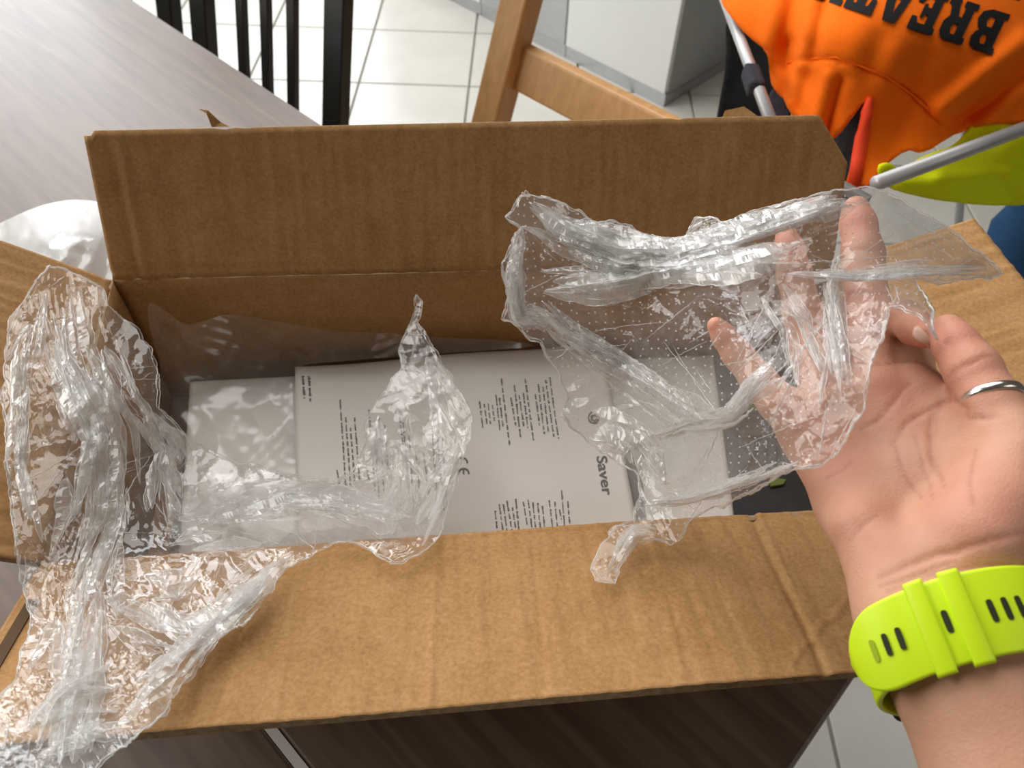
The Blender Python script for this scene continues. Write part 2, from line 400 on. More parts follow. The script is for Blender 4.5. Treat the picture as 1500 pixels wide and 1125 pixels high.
fo = panel('flap', FL, FR, d, .113, N, .004, box, creases=[(on_flap(q), a_, w_) for q, a_, w_ in CRF], nx=420, ny=60, amp=.00032, seed=21)
p0 = FL + d * .028 + unit(FR - FL) * .005; e_ = unit(FR - FL)
frame_box('flap_slit_shade', p0 + N * .0006, d * .085, e_ * .006, N * .0006, M_kraft_dark, box)['label'] = 'dark strip painting the shade in a slit near the left end of the front flap'
d, N = fdir(BL, BR, (0, 1, 0), 60)
def backtop(s):
    h = .965 + .035 * s
    h = np.where(s > .953, h - (s - .953) * 6.6, h)
    h = h - .012 * (np.sin(s * 190) * .5 + .5) * np.exp(-((s - .185) / .022) ** 2)
    return h - .010 * np.exp(-((s - .762) / .006) ** 2) - .03 * (s < .012)
bo = panel('flap', BL, BR, d, .108, N, .004, box, top=backtop, creases=[([(.018, 0), (.016, .11)], -.001, .002), ([(.026, 0), (.024, .11)], .0008, .0015), ([(.145, .0), (.143, .11)], .0006, .0012), ([(.03, .07), (.075, .105)], .0005, .0008), ([(.28, 0), (.279, .11)], .0003, .001)], nx=220, ny=24, seed=31)
p = BL + (BR - BL) * .16 + d * .1055
mobj('torn_shred', [p, p + e_ * .012, p + e_ * .006 + d * .003 - N * .002, p - e_ * .002 + d * .009 + N * .001, p - e_ * .007 + d * .012, p - e_ * .001 + d * .011], [(0, 1, 2, 3), (3, 2, 5, 4)], M_kraft, box)
d, N = fdir(BL, FL, (-1, 0, 0), 37)
panel('flap', BL, FL, d, .113, N, .004, box, nx=110, ny=24, amp=.0005, seed=41, creases=[([(.0, .03), (.24, .032)], -.0005, .002), ([(.0, .075), (.24, .072)], -.0004, .002)])
d, N = fdir(BR, FR, (1, 0, 0), 18)
panel('flap', BR, FR, d, .106, N, .004, box, nx=110, ny=30, amp=.0007, seed=51)
mobj('torn_tab', [tuple(at(*q)) for q in ((1058, 172, .62), (1062, 162, .62), (1090, 156, .62), (1110, 170, .62), (1058, 172, .626), (1062, 162, .626), (1090, 156, .626), (1110, 170, .626))], [(0, 1, 2, 3), (7, 6, 5, 4), (0, 4, 5, 1), (1, 5, 6, 2), (2, 6, 7, 3), (3, 7, 4, 0)], M_kraft, box)
# ------------------------------------------------------------------ contents of the box
def prism(name, px, z1, z0, m, parent, bev=.002):
    top = [onz(x, y, z1) for x, y in px]; n = len(px); bot = [np.array([q[0], q[1], z0]) for q in top]
    fs = [tuple(range(n))[::-1], tuple(range(n, 2 * n))] + [(i, (i + 1) % n, n + (i + 1) % n, n + i) for i in range(n)]
    ob = mobj(name, top + bot, fs, m, parent)
    bm = bmesh.new(); bm.from_mesh(ob.data); bmesh.ops.recalc_face_normals(bm, faces=bm.faces); bm.to_mesh(ob.data); bm.free()
    return bevel(ob, bev, 3)
def boxpt(s, t, z):
    p = (BL * (1 - s) + BR * s) * (1 - t) + (FL * (1 - s) + FR * s) * t; return np.array([p[0], p[1], z])
case = thing('device_case', 'black plastic device case with a pale grey lid inside the cardboard box', 'case', boxpt(.5, .5, ZB + .004))
q = [boxpt(s, t, 0) for s, t in ((.05, .06), (.955, .06), (.955, .95), (.05, .95))]
vs = [np.array([p[0], p[1], .786]) for p in q] + [np.array([p[0], p[1], ZB + .006]) for p in q]
bevel(mobj('case_body', vs, [(3, 2, 1, 0), (4, 5, 6, 7), (0, 1, 5, 4), (1, 2, 6, 5), (2, 3, 7, 6), (3, 0, 4, 7)], M_case, case), .012, 4)
prism('lid', [(276, 556), (1046, 517), (1082, 790), (258, 845)], .800, .780, M_lid, case, .004)
prism('label_band', [(905, 640), (936, 636), (950, 800), (922, 800)], .8008, .7995, M_stripe, case, .0002)
for a, b in (((1082, 560), (1200, 545)), ((1088, 640), (1215, 622))):
    tube('seam_rib', [onz(*a, .787), onz(*b, .787)], .0022, M_case, case)
prism('label', [(1126, 704), (1138, 700), (1152, 702), (1148, 709), (1130, 712)], .7885, .786, M_green, case, .0003)
prism('label', [(1090, 590), (1118, 586), (1122, 600), (1094, 604)], .7885, .786, M_green, case, .0003)
# booklet
BZ = .8085
bk = np.array([onz(432, 537, BZ), onz(880, 503, BZ), onz(938, 785, BZ), onz(438, 815, BZ)])
def bkz(x, y):
    return BZ + .0012 * np.sin(x * 38 + y * 21 + 1) + .0008 * np.sin(x * 17 - y * 60)
nu, nv = 60, 40; vs = []
for j in range(nv + 1):
    for i in range(nu + 1):
        a, b = i / nu, j / nv; p = (bk[0] * (1 - a) + bk[1] * a) * (1 - b) + (bk[3] * (1 - a) + bk[2] * a) * b
        vs.append((p[0], p[1], bkz(p[0], p[1])))
bko = thing('instruction_booklet', 'white instruction booklet with rotated small print lying on the case in the box', 'booklet', (bk[0] + bk[2]) / 2)
o = mobj('cover_page', vs, [(j * (nu + 1) + i, (j + 1) * (nu + 1) + i, (j + 1) * (nu + 1) + i + 1, j * (nu + 1) + i + 1) for j in range(nv) for i in range(nu)], M_paper, bko, True)
m_ = o.modifiers.new('s', 'SOLIDIFY'); m_.thickness = .0022; m_.offset = -1
def on_page(p, dz=.00035): return (p[0], p[1], bkz(p[0], p[1]) + dz)
rnd = random.Random(5)
def print_block(lines, wpx=3.0):
    vs, fs = [], []
    for (x0, y0, x1, y1) in lines:
        L = math.hypot(x1 - x0, y1 - y0); ux, uy = (x1 - x0) / L, (y1 - y0) / L; s = 0
        while s < L - 1:
            wl = min(rnd.uniform(5, 17), L - s)
            k = 0
            while k < wl:                                   # letters as little strokes with gaps
                a0, a1 = s + k, min(s + k + 1.9, s + wl); hw = wpx / 2 * rnd.choice((.62, .62, .8, 1)); sh = rnd.choice((0, 0, .5))
                b = len(vs)
                for a, h in ((a0, -hw * .62), (a1, -hw * .62), (a1, hw + sh), (a0, hw + sh)):
                    vs.append(on_page(onz(x0 + ux * a + uy * h, y0 + uy * a - ux * h, BZ)))
                fs.append((b, b + 1, b + 2, b + 3)); k += 2.6
            s += wl + 3
    mobj('print_block', vs, fs, M_ink, bko)
print_block([(805, 553, 818, 643), (799, 557, 811, 640), (795, 567, 803, 632), (788, 563, 797, 636), (784, 578, 790, 623)])
print_block([(769, 556, 781, 646), (766, 576, 773, 628), (760, 580, 767, 626), (753, 566, 762, 641), (748, 584, 755, 624)])
print_block([(734, 557, 746, 653), (731, 585, 737, 627), (726, 580, 732, 632), (721, 595, 724, 620), (715, 593, 718, 622), (709, 594, 713, 622), (702, 590, 707, 627)])
print_block([(831, 736, 837, 800), (822, 720, 829, 800), (819, 748, 822, 762), (812, 737, 818, 790), (804, 735, 811, 790)])
print_block([(794, 743, 799, 790), (787, 739, 793, 790), (780, 738, 786, 790), (773, 734, 781, 790), (766, 737, 772, 770)])
print_block([(755, 733, 761, 790), (750, 745, 755, 774), (742, 735, 750, 780), (737, 740, 744, 790), (731, 740, 738, 790), (725, 749, 729, 790)])
print_block([(498, 586, 506, 712), (506, 612, 513, 712), (513, 627, 519, 706), (519, 612, 526, 702), (493, 688, 497, 709), (537, 686, 540, 702)])
print_block([(540, 600, 549, 720), (547, 620, 556, 740), (555, 612, 562, 720), (563, 622, 569, 700)])
print_block([(584, 602, 591, 660), (590, 618, 600, 735), (597, 610, 606, 750), (608, 650, 616, 745)])
print_block([(632, 622, 641, 745), (640, 635, 650, 748), (647, 640, 654, 740), (620, 660, 628, 725)])
print_block([(443, 551, 446, 585), (452, 551, 455, 592)], 4.6)
# conformity mark: two open arcs with a bar on the second
def arc(cx, cy, r, wpx, a0, a1, n=14):
    vs, fs = [], []
    for i in range(n + 1):
        a = math.radians(a0 + (a1 - a0) * i / n)
        for q in (r - wpx / 2, r + wpx / 2): vs.append(on_page(onz(cx + q * math.cos(a), cy + q * math.sin(a), BZ)))
    return vs, [(2 * i, 2 * i + 1, 2 * i + 3, 2 * i + 2) for i in range(n)]
vs, fs = arc(677, 678, 7.5, 2.6, 175, 365); v2, f2 = arc(679, 694, 7.5, 2.6, 175, 365)
fs += [tuple(k + len(vs) for k in f) for f in f2]; vs += v2
b = len(vs); vs += [on_page(onz(x, y, BZ)) for x, y in ((677.8, 687), (680.2, 687), (680.2, 695), (677.8, 695))]; fs.append((b, b + 1, b + 2, b + 3))
mobj('conformity_mark', vs, fs, M_ink, bko)
def text_mesh(body, bold=.0):
    c = bpy.data.curves.new('t', 'FONT'); c.body = body; c.size = 1.0; c.offset = bold; c.resolution_u = 4
    o = bpy.data.objects.new('t', c); COL.objects.link(o); bpy.context.view_layer.update()
    me = bpy.data.meshes.new_from_object(o.evaluated_get(bpy.context.evaluated_depsgraph_get()))
    vs = [tuple(v.co) for v in me.vertices]; fs = [tuple(p.vertices) for p in me.polygons]
    bpy.data.objects.remove(o); bpy.data.curves.remove(c); bpy.data.meshes.remove(me); return vs, fs
vs, fs = text_mesh('Saver', .018)
xm = max(v[0] for v in vs)
sc = (726 - 668) / xm
vv = [on_page(onz(873.5 + 9.5 * (v[0] / xm) + v[1] * 21.5, 668 + v[0] * sc - v[1] * 2.0, BZ)) for v in vs]
mobj('brand_lettering', vv, fs, M_ink, bko)
vs, fs = [], []
for k in range(8):                                        # round swirl emblem
    a, f_ = arc(871 + 1.4 * math.cos(k * .8), 611 + 1.4 * math.sin(k * .8), 2 + 1.1 * k, 2.0, k * 70, k * 70 + 110, 6)
    fs += [tuple(i + len(vs) for i in q) for q in f_]; vs += a
mobj('round_emblem', vs, fs, M_ink, bko)
# ------------------------------------------------------------------ sheets drawn as outlines in space
def to_cam(P3): 
    d = C - P3; return d / np.linalg.norm(d, axis=1)[:, None]
def sheet(loop, sp, depth=None, zfun=None, disp=None, seed=0):
    vv, fs = mesh2d(loop, sp, seed)
    D = rays(vv)
    if depth is not None: P = C + D * depth(vv)[:, None]
    else: P = C + D * ((zfun(vv) - HC) / D[:, 2])[:, None]
    if disp is not None: P = P + to_cam(P) * disp(vv)[:, None]
    return vv, P, fs
def crumple(scale, amp, seed, pleats=()):
    def f(q):
        x, y = q[:, 0], q[:, 1]
        wx = x + 16 * smooth_noise(x, y, 70, seed + 1); wy = y + 16 * smooth_noise(x, y, 70, seed + 2)
        def el(sc, sd, rot, k): 
            c_, s_ = math.cos(rot), math.sin(rot); return tri_noise((wx * c_ - wy * s_) * k, (wx * s_ + wy * c_) / k ** .5, sc, sd, .3)
        h = amp * (tri_noise(wx, wy, scale, seed + 3, .5) + .40 * el(scale * .5, seed + 4, 1.0, .62) + .19 * el(scale * .30, seed + 5, 2.3, .6) + .08 * el(scale * .15, seed + 6, .4, .6) + .03 * tri_noise(wx, wy, scale * .07, seed + 9, 1.0))
        for poly, wd, lam, a in pleats:
            dd, rr, sd = polydist(q, poly)
            ph = dd * sd / lam + .6 * smooth_noise(rr, rr * 0, 60, seed + 7)
            tri = np.abs((ph % 1) - .5) * 2
            h = h + a * (tri * (.6 + .4 * smooth_noise(rr, dd, 30, seed + 8))) * np.exp(-(dd / wd) ** 2)
        return h
    return f
def plane_depth(P0, N):
    k = float(N @ (P0 - C))
    return lambda D: k / (D @ N)
_d, _N = fdir(FL, FR, (0, -1, 0), 20); front_depth = plane_depth(FL, _N)
_d, _N = fdir(BL, FL, (-1, 0, 0), 37); left_depth = plane_depth(BL, _N)
def topix(P):
    v = P - C; z = v @ FW; return np.array([CX + F * (v @ R) / z, CY - F * (v @ U) / z])
pFL, pFR, pBL = topix(FL), topix(FR), topix(BL)
def rest_limit(q, margin):
    """largest distance at which the film still lies on top of the flaps"""
    D = rays(q); lim = np.full(len(q), 9.0)
    yf = pFL[1] + (q[:, 0] - pFL[0]) * (pFR[1] - pFL[1]) / (pFR[0] - pFL[0]); s = yf - q[:, 1]
    fd = front_depth(D); qf = np.stack([q[:, 0], yf], 1); fold = front_depth(rays(qf))
    lim = np.minimum(lim, np.where(s < 0, np.minimum(fd, fold + 0), fold + np.maximum(s, 0) * .0010))
    xl = pBL[0] + (q[:, 1] - pBL[1]) * (pFL[0] - pBL[0]) / (pFL[1] - pBL[1]); s2 = q[:, 0] - xl
    ql = np.stack([xl, q[:, 1]], 1); fl = left_depth(rays(ql))
    m = q[:, 1] < pFL[1]
    lim = np.where(m, np.minimum(lim, np.where(s2 < 0, left_depth(D), fl + np.maximum(s2, 0) * .0010)), lim)
    return lim - margin
def settle(q, P, margin):
    D = rays(q); d = (P - C) @ FW; l_ = rest_limit(q, margin); soft = .004
    dn = -soft * np.logaddexp(-d / soft, -l_ / soft)
    return C + D * dn[:, None]
def film_thing(name, label, outline, ctrl, layers, parts, mfilm, sp=4.0, rim=.0005, ragged=1.5, seed=3, group=None, smooth_it=0, nfold=80):
    rng = np.random.RandomState(seed)
    base = resample(smooth_loop(outline, smooth_it), sp)
    n_ = len(base); jig = np.stack([np.convolve(np.r_[r_[-2:], r_, r_[:2]], [.2, .2, .2, .2, .2], 'valid') for r_ in rng.normal(0, ragged * 2, (2, n_))], 1)
    base = base + jig
    dep = rbf(ctrl)
    cpt = at(float(np.mean(base[:, 0])), float(np.mean(base[:, 1])), float(dep(np.array([[base[:, 0].mean(), base[:, 1].mean()]]))[0]))
    th = thing(name, label, 'plastic film', cpt, group)
    for k, (amp, scale, off, pl, shrink) in enumerate(layers):
        lp = base
        if shrink:
            c0 = base.mean(0); jit = np.stack([smooth_noise(np.arange(n_), np.zeros(n_), 9, seed + 50 + k), smooth_noise(np.arange(n_), np.ones(n_) * 7, 9, seed + 60 + k)], 1)
            lp = base + jit * shrink
        def dq(q):
            l_ = rest_limit(q, .004 + amp * 1.1); x = dep(q) + off; return -.006 * np.logaddexp(-x / .006, -l_ / .006)
        vv, P, fs = sheet(lp, sp, depth=dq, disp=crumple(scale, amp, seed * 7 + k * 31, pl), seed=seed + k); P = settle(vv, P, .003 if k else .006)
        mobj('film_layer', P, fs, mfilm, th, True, uv=vv * .0004)
        if rim:
            nb = len(lp)
            ring = P[:nb]
            tv, tf = tube(None, list(ring), [rim * (.5 + abs(float(x))) for x in smooth_noise(np.arange(nb), np.zeros(nb), 5, seed + 77)], None, n=5, closed=True)
            mobj('film_edge', tv, tf, M_film_rim, th, True, uv=np.zeros((len(tv), 2)))
    # thin tubes on the film, whitened to imitate glints on folds
    amp, scale, off, pl, _s = layers[0]; cf = crumple(scale, amp, seed * 7, pl); rv, rf = [], []; lo, hi = base.min(0), base.max(0); made = 0
    while made < nfold:
        p = rng.uniform(lo, hi); a = rng.choice([.35, 1.1, 2.2, -.4, rng.uniform(0, 3.14)]) + rng.normal(0, .25); L = rng.uniform(35, 170); n_s = int(L / 5); bend = rng.normal(0, .010)
        ang = a + bend * np.arange(n_s); q = p + np.cumsum(np.stack([np.cos(ang), np.sin(ang)], 1) * 5, 0) + rng.normal(0, .6, (n_s, 2))
        ok = inside(q, base)
        if ok.sum() < 6: continue
        q = q[ok]; D = rays(q); l_ = rest_limit(q, .004 + amp * 1.1); P = C + D * (-.006 * np.logaddexp(-dep(q) / .006, -l_ / .006))[:, None]; P = P + to_cam(P) * (cf(q) + .0004)[:, None]; P = settle(q, P, .0065)
        rr = .00034 * rng.uniform(.45, 1.0) * np.sin(np.linspace(.15, math.pi - .15, len(q))) * (1 + .5 * smooth_noise(np.arange(len(q)), np.zeros(len(q)), 3, made)) + .00004
        tv, tf = tube(None, list(P), list(rr), None, n=4); b = len(rv); rv += tv; rf += [tuple(i + b for i in f) for f in tf]; made += 1
    mobj('fold_glint_lines', rv, rf, M_film_rim, th, True, uv=np.zeros((len(rv), 2)))
    # gathered folds: narrow tents of doubled film running along the guides
    for gi, (guide, spread, count, wmin, wmax, lmin, lmax, kink) in enumerate(parts):
        g = np.asarray(guide, float); seg = np.r_[0, np.cumsum(np.linalg.norm(np.diff(g, axis=0), axis=1))]; Lg = seg[-1]
        gp = lambda r_: np.stack([np.interp(r_, seg, g[:, 0]), np.interp(r_, seg, g[:, 1])], 1)
        gv, gf, guv, ev, ef = [], [], [], [], []
        made = 0
        while made < count:
            L = min(rng.uniform(lmin, lmax), Lg * .95); r0 = rng.uniform(0, Lg - L); n_s = max(6, int(L / 4.5)); tt_ = np.linspace(0, 1, n_s); r_ = r0 + tt_ * L
            c_ = gp(r_); tg = gp(np.minimum(r_ + 4, Lg)) - gp(np.maximum(r_ - 4, 0)); tg = tg / np.linalg.norm(tg, axis=1)[:, None]
            for _ in range(3): tg[1:-1] = (tg[:-2] + tg[1:-1] + tg[2:]) / 3
            nr = np.stack([-tg[:, 1], tg[:, 0]], 1); o0 = rng.normal(0, spread * .55); o1 = o0 + rng.normal(0, spread * kink)
            c_ = c_ + nr * (o0 + (o1 - o0) * tt_)[:, None] + rng.normal(0, .5, (n_s, 1)) * nr
            pk = rng.uniform(.15, .85); sh = np.minimum(tt_ / pk, (1 - tt_) / (1 - pk)) ** .75
            wd = rng.uniform(wmin, wmax) * (.06 + sh) * (1 + .18 * smooth_noise(r_, r_ * 0, 14, made + gi * 97)); rdg = rng.uniform(-.6, .6)
            cols = np.array([-1, -.5 + rdg * .25, rdg, .5 + rdg * .25, 1]); hh = np.array([0, .42, 1, .42, 0])
            q = (c_[:, None, :] + nr[:, None, :] * (cols[None, :, None] * wd[:, None, None])).reshape(-1, 2)
            if inside(q, base).mean() < .93: continue
            D = rays(q); l_ = rest_limit(q, .005 + amp * 1.1); d_ = -.006 * np.logaddexp(-dep(q) / .006, -l_ / .006)
            hgt = (hh[None, :] * wd[:, None] * .00040 * rng.uniform(.45, 1.25)).ravel() + .0016 + rng.uniform(0, .004) + .0012 * tri_noise(q[:, 0], q[:, 1], 11, made + 5)
            P = C + D * d_[:, None]; P = P + to_cam(P) * (cf(q) * .8 + hgt)[:, None]; P = settle(q, P, .008)
            b_ = len(gv); gv += list(P); guv += list(q * .0004)
            gf += [(b_ + i * 5 + k, b_ + i * 5 + k + 1, b_ + (i + 1) * 5 + k + 1, b_ + (i + 1) * 5 + k) for i in range(n_s - 1) for k in range(4)]
            for side in ((0,), (4,), (2,))[: 1 + made % 3]:
                tv, tf = tube(None, list(P.reshape(n_s, 5, 3)[:, side[0]]), [.00022 * (.5 + x) for x in sh], None, n=4); be = len(ev); ev += tv; ef += [tuple(i + be for i in f) for f in tf]
            made += 1
        mobj('gathered_fold', gv, gf, M_film_gather, th, False, uv=np.array(guv)); mobj('fold_edges', ev, ef, M_film_rim, th, True, uv=np.zeros((len(ev), 2)))
    return th
# ------------------------------------------------------------------ film on the left
LO = [(70, 388), (100, 396), (150, 420), (162, 446), (190, 474), (214, 505), (228, 530), (230, 575), (234, 598), (262, 630), (300, 660), (345, 682), (400, 692), (455, 700), (490, 709), (515, 695), (528, 660), (538, 615), (560, 575), (584, 540), (588, 500), (596, 478), (606, 470), (610, 432), (617, 440), (614, 472), (630, 498), (645, 525), (668, 566), (690, 600), (692, 625), (686, 655), (668, 690), (662, 740), (642, 786), (622, 808), (590, 822), (560, 815), (530, 800), (505, 792), (462, 812), (420, 832), (392, 868), (372, 902), (330, 925), (300, 960), (262, 1010), (236, 1050), (196, 1082), (150, 1112), (120, 1150), (-40, 1150), (-30, 1050), (20, 1000), (42, 930), (48, 905), (30, 850), (22, 790), (10, 690), (5, 600), (8, 500), (28, 450), (48, 420)]
LC = [(70, 390, .50), (10, 500, .455), (8, 690, .415), (120, 450, .50), (150, 600, .45), (230, 560, .50), (60, 780, .40), (150, 830, .405), (250, 700, .47), (350, 760, .46), (450, 740, .48), (560, 740, .50), (600, 600, .53), (612, 440, .57), (690, 620, .52), (600, 815, .435), (450, 810, .43), (330, 860, .40), (200, 950, .365), (60, 950, .365), (250, 1020, .335), (100, 1080, .315), (0, 1120, .30), (380, 890, .39)]
PL = [([(72, 400), (90, 520), (150, 640), (150, 760), (120, 860), (110, 1000), (80, 1120)], 32, 9, .0030), ([(150, 560), (230, 640), (250, 760)], 26, 10, .0022), ([(250, 790), (380, 740), (480, 715), (560, 700)], 22, 8, .0022), ([(610, 470), (640, 560), (680, 640), (650, 740)], 16, 8, .0018), ([(440, 820), (330, 880), (180, 990)], 16, 8, .0016)]
film_thing('crumpled_clear_film', 'crumpled clear plastic film spilling over the left end of the cardboard box', LO, LC,
           [(.0075, 74, 0, PL, 0), (.0085, 60, .007, PL[:2], 7)],
           [(PL[0][0], 34, 70, 4, 15, 60, 210, .5), ([(150, 500), (190, 590), (240, 660), (250, 760)], 22, 24, 3, 12, 40, 130, .6), ([(240, 780), (330, 745), (420, 720), (500, 725), (600, 760)], 26, 44, 4, 15, 50, 170, .6),
            ([(610, 480), (640, 560), (670, 640), (640, 740), (600, 800)], 18, 18, 3, 10, 40, 110, .6), ([(560, 600), (590, 700), (580, 790)], 30, 16, 4, 14, 40, 110, .9), ([(470, 805), (400, 840), (300, 930), (180, 1060)], 20, 22, 4, 16, 60, 190, .5),
            ([(60, 410), (30, 520), (22, 680), (40, 800)], 16, 18, 3, 10, 50, 150, .5), ([(150, 860), (260, 900), (330, 890)], 34, 12, 5, 16, 50, 120, .8), ([(40, 1100), (110, 1060), (190, 1040)], 40, 14, 6, 18, 50, 130, .8)],
           M_film_plain, sp=3.2, seed=3, nfold=90)
# ------------------------------------------------------------------ film held by the hand
RO = [(765, 283), (800, 290), (850, 308), (874, 328), (898, 322), (930, 340), (968, 349), (1000, 350), (1022, 322), (1040, 318), (1062, 326), (1100, 314), (1150, 298), (1200, 284), (1262, 273), (1300, 282), (1340, 305), (1384, 330), (1420, 356), (1450, 382), (1466, 404), (1440, 410), (1390, 412), (1340, 408), (1366, 452), (1372, 500), (1358, 470), (1318, 448), (1300, 450), (1290, 500), (1276, 528), (1268, 560), (1267, 600), (1248, 624), (1226, 662), (1204, 680), (1160, 688), (1120, 708), (1080, 728), (1040, 745), (1012, 760), (1000, 786), (984, 796), (960, 790), (930, 792), (908, 830), (900, 856), (872, 850), (866, 832), (876, 802), (905, 770), (930, 764), (936, 720), (930, 690), (910, 680), (880, 662), (850, 636), (822, 606), (832, 580), (815, 540), (790, 500), (768, 488), (738, 467), (745, 432), (735, 386), (750, 352), (764, 336), (742, 318)]
RC = [(765, 285, .43), (740, 380, .44), (740, 465, .45), (820, 605, .47), (900, 680, .455), (930, 760, .425), (880, 850, .402), (990, 790, .415), (900, 340, .42), (1000, 350, .405), (1150, 300, .368), (1260, 275, .368), (1255, 330, .362), (1152, 370, .360), (1180, 470, .340), (1265, 440, .342), (1210, 560, .312), (1260, 600, .300), (1340, 310, .40), (1460, 405, .415), (1366, 470, .318), (1360, 500, .315), (1300, 440, .335), (1070, 490, .350), (1110, 560, .330), (1180, 650, .305), (1210, 680, .300), (1080, 730, .345), (1020, 600, .38), (920, 520, .43), (1000, 450, .39), (850, 420, .43)]
PR = [([(770, 300), (830, 400), (930, 400), (1040, 340), (1180, 310), (1260, 280)], 40, 10, .0030), ([(745, 400), (770, 470), (840, 510), (930, 560), (1010, 600)], 22, 8, .0028), ([(1140, 380), (1220, 400), (1350, 405), (1450, 395)], 12, 7, .0016), ([(1215, 400), (1225, 480), (1240, 560)], 10, 6, .0018), ([(930, 640), (1000, 620), (1080, 600), (1110, 560)], 14, 7, .0018), ([(950, 760), (1010, 740), (1100, 715), (1190, 680)], 9, 6, .0014)]
film_thing('perforated_clear_film', 'clear perforated plastic film held up between the thumb and fingers', RO, RC,
           [(.0060, 84, 0, PR, 0), (.0070, 70, .006, PR[:2], 7)],
           [([(770, 300), (830, 345), (910, 370), (990, 372), (1080, 345), (1180, 312), (1250, 290)], 26, 64, 5, 18, 70, 260, .6), ([(790, 420), (880, 415), (980, 400), (1080, 390), (1180, 375)], 22, 26, 6, 20, 80, 240, .7),
            ([(760, 330), (750, 400), (760, 465), (830, 470)], 16, 24, 3, 11, 40, 120, .5), ([(775, 440), (830, 490), (900, 530), (970, 575), (1040, 620)], 16, 34, 3, 9, 70, 220, .5),
            ([(1225, 330), (1215, 420), (1230, 500), (1245, 590)], 14, 14, 3, 8, 50, 140, .5), ([(1150, 400), (1250, 405), (1340, 395), (1450, 392)], 9, 16, 2, 7, 60, 190, .5), ([(930, 650), (1000, 625), (1070, 610), (1115, 560), (1160, 520)], 16, 18, 3, 9, 50, 160, .7),
            ([(940, 740), (1010, 730), (1100, 705), (1190, 670)], 9, 16, 2, 8, 50, 150, .4), ([(860, 620), (930, 650), (960, 720)], 26, 20, 4, 14, 40, 120, .9), ([(890, 840), (930, 780), (985, 775)], 9, 8, 3, 8, 30, 70, .5), ([(1130, 420), (1170, 470), (1200, 560)], 30, 10, 3, 8, 50, 130, .8)],
           M_film, sp=3.2, seed=8, nfold=80)
# inner bag over the case
IO = [(214, 440), (240, 452), (270, 478), (300, 470), (335, 458), (390, 468), (445, 478), (500, 488), (560, 486), (620, 494), (700, 496), (760, 500), (790, 508), (700, 514), (600, 521), (500, 529), (428, 536), (430, 620), (434, 700), (430, 800), (300, 810), (250, 790), (236, 690), (232, 600), (238, 540), (220, 490)]
zc = rbf([(214, 440, .872), (260, 478, .85), (335, 458, .846), (445, 478, .835), (560, 486, .828), (700, 496, .822), (800, 520, .812), (300, 560, .806), (440, 545, .806), (600, 520, .812), (780, 560, .806), (600, 560, .806), (436, 700, .805), (300, 700, .806), (236, 600, .800), (250, 790, .805), (430, 800, .805)])
inn = thing('inner_film_bag', 'dull clear film bag wrapped over the left half of the black case', 'plastic bag', onz(350, 600, .806))
lp = resample(smooth_loop(IO, 1), 5)
vv, P, fs = sheet(lp, 4, zfun=lambda q: zc(q), disp=lambda q: .005 + crumple(95, .0070, 91, [([(300, 480), (440, 520), (436, 640)], 40, 16, .002), ([(620, 490), (480, 560), (330, 700)], 30, 14, .0015)])(q), seed=4)
mobj('film_layer', P, fs, M_film_in, inn, True, uv=vv * .0004)
# milky bag on the table behind the left flap
wb = thing('milky_plastic_bag', 'crumpled milky white plastic bag on the table behind the left flap', 'plastic bag', onz(60, 380, ZT))
WO = [(-40, 345), (0, 327), (40, 308), (70, 298), (104, 292), (140, 294), (190, 305), (210, 400), (200, 470), (60, 470), (-60, 440)]
zw = rbf([(-40, 345, .745), (0, 327, .745), (104, 292, .750), (190, 305, .745), (60, 350, .800), (120, 350, .805), (0, 390, .79), (200, 470, .745), (60, 470, .76), (-60, 440, .745), (140, 410, .79)])
lp = resample(smooth_loop(WO, 1), 5)
vv, P, fs = sheet(lp, 5, zfun=lambda q: zw(q), disp=lambda q: crumple(44, .012, 51)(q), seed=6)
mobj('film_layer', P, fs, M_film_white, wb, True, uv=vv * .0004)
vv, P, fs = sheet(lp, 6, zfun=lambda q: zw(q) * .5 + .742 * .5, disp=lambda q: crumple(50, .004, 57)(q), seed=7)
mobj('film_layer', P, fs, M_film_white, wb, True, uv=vv * .0004)
